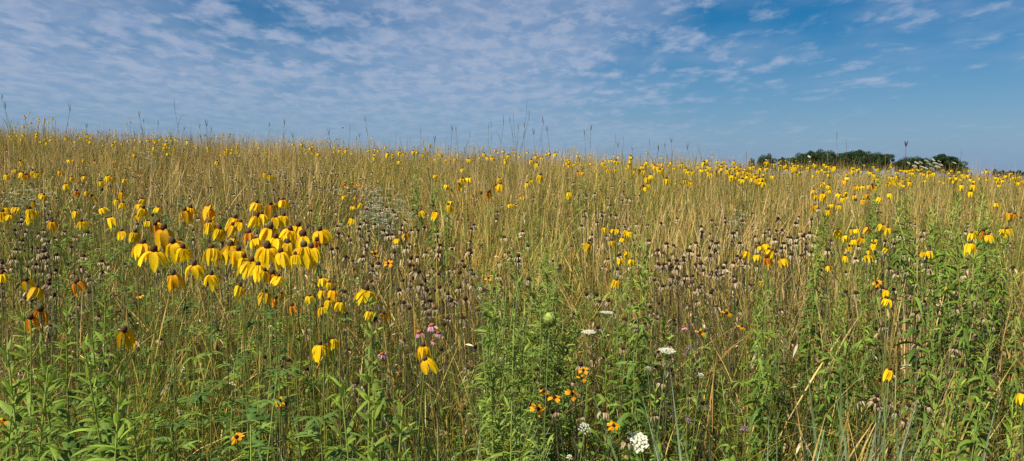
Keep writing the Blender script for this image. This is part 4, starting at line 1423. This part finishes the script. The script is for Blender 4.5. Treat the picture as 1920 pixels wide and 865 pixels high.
TF = [tuft(980 + i, 15, 1.0, .06, .0130, [(.24, .34, .19), (.28, .38, .22), (.19, .29, .12)], .26, 1.6) for i in range(4)]
TF2 = [tuft(990 + i, 30, 1.0, .05, .005, BLU + GRN[:2], .12) for i in range(3)]
its = []
for (u, v, hp, b) in ((1372, 690, 1.12, 0), (1400, 670, 1.15, 0), (1432, 745, 1.05, 0), (1500, 650, 1.15, 0), (1545, 760, 1.05, 0), (1700, 700, 1.12, 0), (1770, 700, 1.12, 0), (1738, 790, 1.03, 0),
                      (815, 650, 1.12, 0), (655, 700, 1.05, 0), (1905, 740, 1.05, 0), (925, 395, 1.3, 1), (935, 410, 1.2, 1), (1228, 425, 1.2, 1), (1215, 440, 1.15, 1), (640, 470, 1.1, 1), (700, 560, 1.05, 1),
                      (850, 660, 1.0, 0), (1800, 395, 1.2, 1), (1480, 470, 1.1, 1), (1500, 500, 1.1, 1), (615, 440, 1.1, 1), (1590, 640, .95, 0)):
    x, y = stand(u, v, hp); x, y = float(x), float(y)
    gz = float(ground(x, y))
    o = link('grass_tuft', random.choice(TF2 if b else TF)); o.location = (x, y, gz - .01); o.scale = (1, 1, hp); o.rotation_euler = (0, 0, random.uniform(0, 6))
    its.append((o, u, v))
name_rows(its, 'blue-green grass tuft', 'broad tufts in the meadow', 'grass tuft', 'blue-green grass tufts', 6)


# ------------------------------------------------------------------ tall bluestem stalks against the sky
def bluestem(seed, foot_=True, c=(.17, .13, .09)):
    rg = np.random.default_rng(seed); S, Hd = Soup(), Soup()
    a = rg.uniform(0, 6.28); t = np.linspace(0, 1, 12)
    b = rg.uniform(.05, .26)
    p = np.stack([math.cos(a) * b * t ** 2, math.sin(a) * b * t ** 2, t * .96], -1)
    tube(S, p, .0030 * (1.2 - .6 * t), 4, (.17, .18, .09), c)
    n = 4
    B = p[[3, 5, 7, 9]]; aa = rg.uniform(0, 6.28, n); D = nrm(np.stack([np.cos(aa) * .25, np.sin(aa) * .25, 1 + 0 * aa], -1))
    blades(S, B, D, rg.uniform(.10, .22, n), .006, np.stack([np.cos(aa) * .3, np.sin(aa) * .3, -.3 + 0 * aa], -1), 5, P_GRASS, rdir(n), (.16, .19, .09))
    m = 3 if foot_ else 1
    for k in range(m):
        ak = rg.uniform(0, 6.28); o = .28 if m > 1 else .03
        d = nrm(np.array([[math.cos(ak) * o, math.sin(ak) * o, 1]]))
        blades(Hd, p[-1][None] - [[0, 0, .02]], d, .075 if m > 1 else .11, .0065, np.array([[0, 0, 0.0]]), 4, P_LEAF, rdir(1), c)
        blades(Hd, p[-1][None] - [[0, 0, .02]], d, .075 if m > 1 else .11, .0065, np.array([[0, 0, 0.0]]), 4, P_LEAF, np.cross(d, rdir(1)), c)
    return S.mesh('stalk', M_STEM), Hd.mesh('seed_fingers', M_DRY), p[-1]


BS = [bluestem(1000 + i, i % 2 == 0) for i in range(8)]
BSP = [(3, 177), (9, 190), (104, 229), (131, 195), (162, 231), (261, 207), (269, 222), (296, 226), (327, 191), (358, 232), (374, 232), (387, 224), (396, 238), (345, 236), (505, 229), (533, 223), (549, 248), (616, 241), (656, 240),
       (685, 217), (674, 249), (750, 257), (763, 257), (802, 257), (815, 254), (789, 244), (848, 233), (855, 236), (881, 249), (916, 236), (921, 232), (944, 224), (956, 219), (963, 217), (972, 232), (988, 197), (992, 211), (983, 232), (1001, 240),
       (1019, 219), (1026, 236), (1015, 250), (1096, 243), (1108, 233), (1154, 254), (1159, 265), (1169, 258), (1186, 275), (1218, 264), (1235, 272), (1246, 267), (1259, 258), (1289, 268), (1309, 270), (1569, 250), (1587, 268), (1803, 284), (1552, 285), (1620, 290), (1400, 290)]
its = []
for (u, v) in BSP:
    y = random.uniform(9.5, 14.5); x = float(ray(u, v)[0]) * y
    gz = float(ground(x, y)); H = EYE + float(ray(u, v)[2]) * y - gz
    a, b, tip = random.choice(BS); rz = random.uniform(0, 6.28)
    tx = tip[0] * math.cos(rz) - tip[1] * math.sin(rz); ty = tip[0] * math.sin(rz) + tip[1] * math.cos(rz)
    o = thing('tall_grass_stalk', (x - tx, y - ty, gz - .01)); o.rotation_euler = (0, 0, rz)
    part('stalk', a, o, scale=(1, 1, H)); part('seed_fingers', b, o, scale=(1, 1, H))
    its.append((o, u, v))
for wh, f in (('the far left skyline', lambda u: u < 300), ('the left skyline', lambda u: 300 <= u < 600), ('the skyline left of centre', lambda u: 600 <= u < 900), ('the central skyline group', lambda u: 900 <= u < 1050),
              ('the skyline right of centre', lambda u: 1050 <= u < 1420), ('the right skyline by the trees', lambda u: u >= 1420)):
    name_rows([q for q in its if f(q[1])], 'thin tall grass stalk', wh, 'grass stalk', 'tall grass stalks on the skyline', 16)
# the dark turkey-foot stalk near the trees
u, v = 1701, 262
y = 6.0; x = float(ray(u, v)[0]) * y; gz = float(ground(x, y)); H = EYE + float(ray(u, v)[2]) * y - gz
o = thing('tall_grass_stalk', (x, y, gz - .01))
S, Hd = Soup(), Soup(); cdk = (.10, .06, .06)
t = np.linspace(0, 1, 14); p = np.stack([.012 * np.sin(t * 5), .01 * np.cos(t * 4), t * (H - .04)], -1)
tube(S, p, .0022 * (1.3 - .6 * t), 5, (.13, .12, .07), cdk)
for zz, k in ((H - .05, 5), (H - .17, 5)):
    Hd = Soup()
    for j in range(k):
        a = j * 2 * PI / k + .4; d = nrm(np.array([[math.cos(a) * .3, math.sin(a) * .3, 1]])); B = np.array([[p[-1, 0], p[-1, 1], zz]])
        blades(Hd, B, d, .055, .006, np.array([[0, 0, 0.0]]), 4, P_LEAF, np.cross(d, rdir(1)), cdk); blades(Hd, B, d, .055, .006, np.array([[0, 0, 0.0]]), 4, P_LEAF, rdir(1), cdk)
    part('seed_fingers', Hd.mesh('seed_fingers', M_DRY), o)
part('stalk', S.mesh('stalk', M_STEM), o)
tag(o, 'dark grass stalk with forked seed heads standing before the distant trees', 'grass stalk', 'tall grass stalks on the skyline')


# ------------------------------------------------------------------ distant trees
def tree(seed, R=3.4, H=9.0):
    rg = np.random.default_rng(seed); Tk, Cr = Soup(), Soup()
    tube(Tk, np.array([[0, 0, -1], [.05, 0, H * .3], [.1, .1, H * .62]]), np.array([.32, .24, .12]), 7, (.10, .08, .06))
    clumps = []
    for k in range(36):
        a = rg.uniform(0, 6.28); e = rg.uniform(-.75, 1.5)
        r = rg.uniform(.45, .95) * R
        c = np.array([math.cos(a) * math.cos(e) * r, math.sin(a) * math.cos(e) * r, H - R * .95 + math.sin(e) * r * .82])
        clumps.append((c, rg.uniform(.65, 1.35)))
        tube(Tk, np.array([[.05, 0, H * rg.uniform(.3, .5)], c * [.5, .5, 1] - [0, 0, .8], c]), np.array([.10, .06, .02]), 4, (.10, .08, .06))
    for c, r in clumps:
        n = 300
        d = nrm(rg.normal(size=(n, 3))); P = c + d * r * rg.uniform(.35, 1.0, (n, 1)) ** .6 * [1, 1, .8]
        nn = nrm(d + .8 * rg.normal(size=(n, 3))); s1 = nrm(np.cross(nn, rg.normal(size=(n, 3)))); s2 = np.cross(nn, s1)
        sz = rg.uniform(.09, .20, (n, 1))
        V = np.stack([P - s1 * sz, P - s2 * sz * .6, P + s1 * sz, P + s2 * sz * .6], 1)
        C = np.array([.034, .066, .020]) * rg.uniform(.65, 1.35) * rg.uniform(.7, 1.3, (n, 1))
        Cr.add(V, (np.arange(n) * 4)[:, None] + np.arange(4)[None], None, np.repeat(C, 4, 0))
    return Tk.mesh('trunk', M_BARK), Cr.mesh('crown', M_CROWN, smooth=False)


TR = [tree(1100 + i, 3.2 + .35 * (i % 3), 8.5 + .5 * i) for i in range(5)]
TRP = [(1428, 295, 20), (1440, 292, 24), (1467, 297, 16), (1485, 297, 20), (1501, 291, 34), (1520, 285, 34), (1541, 284, 36), (1562, 286, 34), (1577, 290, 26), (1594, 286, 30), (1611, 283, 36), (1631, 288, 34), (1650, 287, 30), (1665, 290, 26),
       (1692, 299, 22), (1706, 296, 30), (1722, 295, 30), (1737, 300, 26), (1769, 291, 44), (1786, 299, 36), (1798, 307, 22), (1410, 300, 12), (1866, 315, 16), (1879, 317, 16), (1896, 317, 16), (1912, 317, 18), (1930, 317, 18)]
its = []
for i, (u, v, w) in enumerate(TRP):
    y = 175 + 25 * ((i * 37) % 7) / 7 if w > 18 else 330
    v = v - 3 if u < 1840 else v + 2; x = float(ray(u, v)[0]) * y
    k = random.randrange(5); tk, cr = TR[k]
    R = 3.2 + .35 * (k % 3); Ht = 8.5 + .5 * k
    s = w * (1.32 if u < 1840 else .9) / F_PX * y / (2 * R)
    ztop = EYE + float(ray(u, v)[2]) * y
    gz = float(ground(x, y))
    o = thing('deciduous_tree', (x, y, gz)); o.rotation_euler = (0, 0, random.uniform(0, 6))
    sz = (ztop - gz) / Ht
    part('trunk', tk, o, scale=(s, s, sz)); part('crown', cr, o, scale=(s * 1.05, s * 1.05, sz))
    its.append((o, u, v))
name_rows([q for q in its if q[1] < 1480], 'distant dark green tree', 'the low left end of the treeline', 'tree', 'distant trees', 16)
name_rows([q for q in its if 1480 <= q[1] < 1680], 'distant dark green tree', 'the main wood', 'tree', 'distant trees', 16)
name_rows([q for q in its if 1680 <= q[1] < 1840], 'distant dark green tree', 'the right-hand wood', 'tree', 'distant trees', 16)
name_rows([q for q in its if q[1] >= 1840], 'very distant tree', 'the far right horizon', 'tree', 'distant trees', 16)

# a small insect in the air above the ridge
S = Soup(); ball(S, (0, 0, 0), .004, 8, 6, lambda a, z: np.array([.03, .025, .02]), 0, rz=.003)
ball(S, (.006, 0, 0), .0035, 8, 6, lambda a, z: np.array([.05, .035, .02]), 0, rz=.003)
yy = 5.0; d = ray(642, 240)
o = thing('flying_insect', (float(d[0]) * yy, yy, EYE + float(d[2]) * yy))
part('body', S.mesh('body', M_CONE), o)
Wg = Soup(); dd = nrm(np.array([[.1, 1, .6], [.1, -1, .6]])); blades(Wg, np.zeros((2, 3)), dd, .009, .004, np.zeros((2, 3)), 3, P_LEAF, np.array([[1, 0, 0], [1, 0, 0.]]), (.3, .3, .3))
part('wings', Wg.mesh('wings', M_PETAL), o)
tag(o, 'tiny dark flying insect in the sky above the ridge', 'insect')
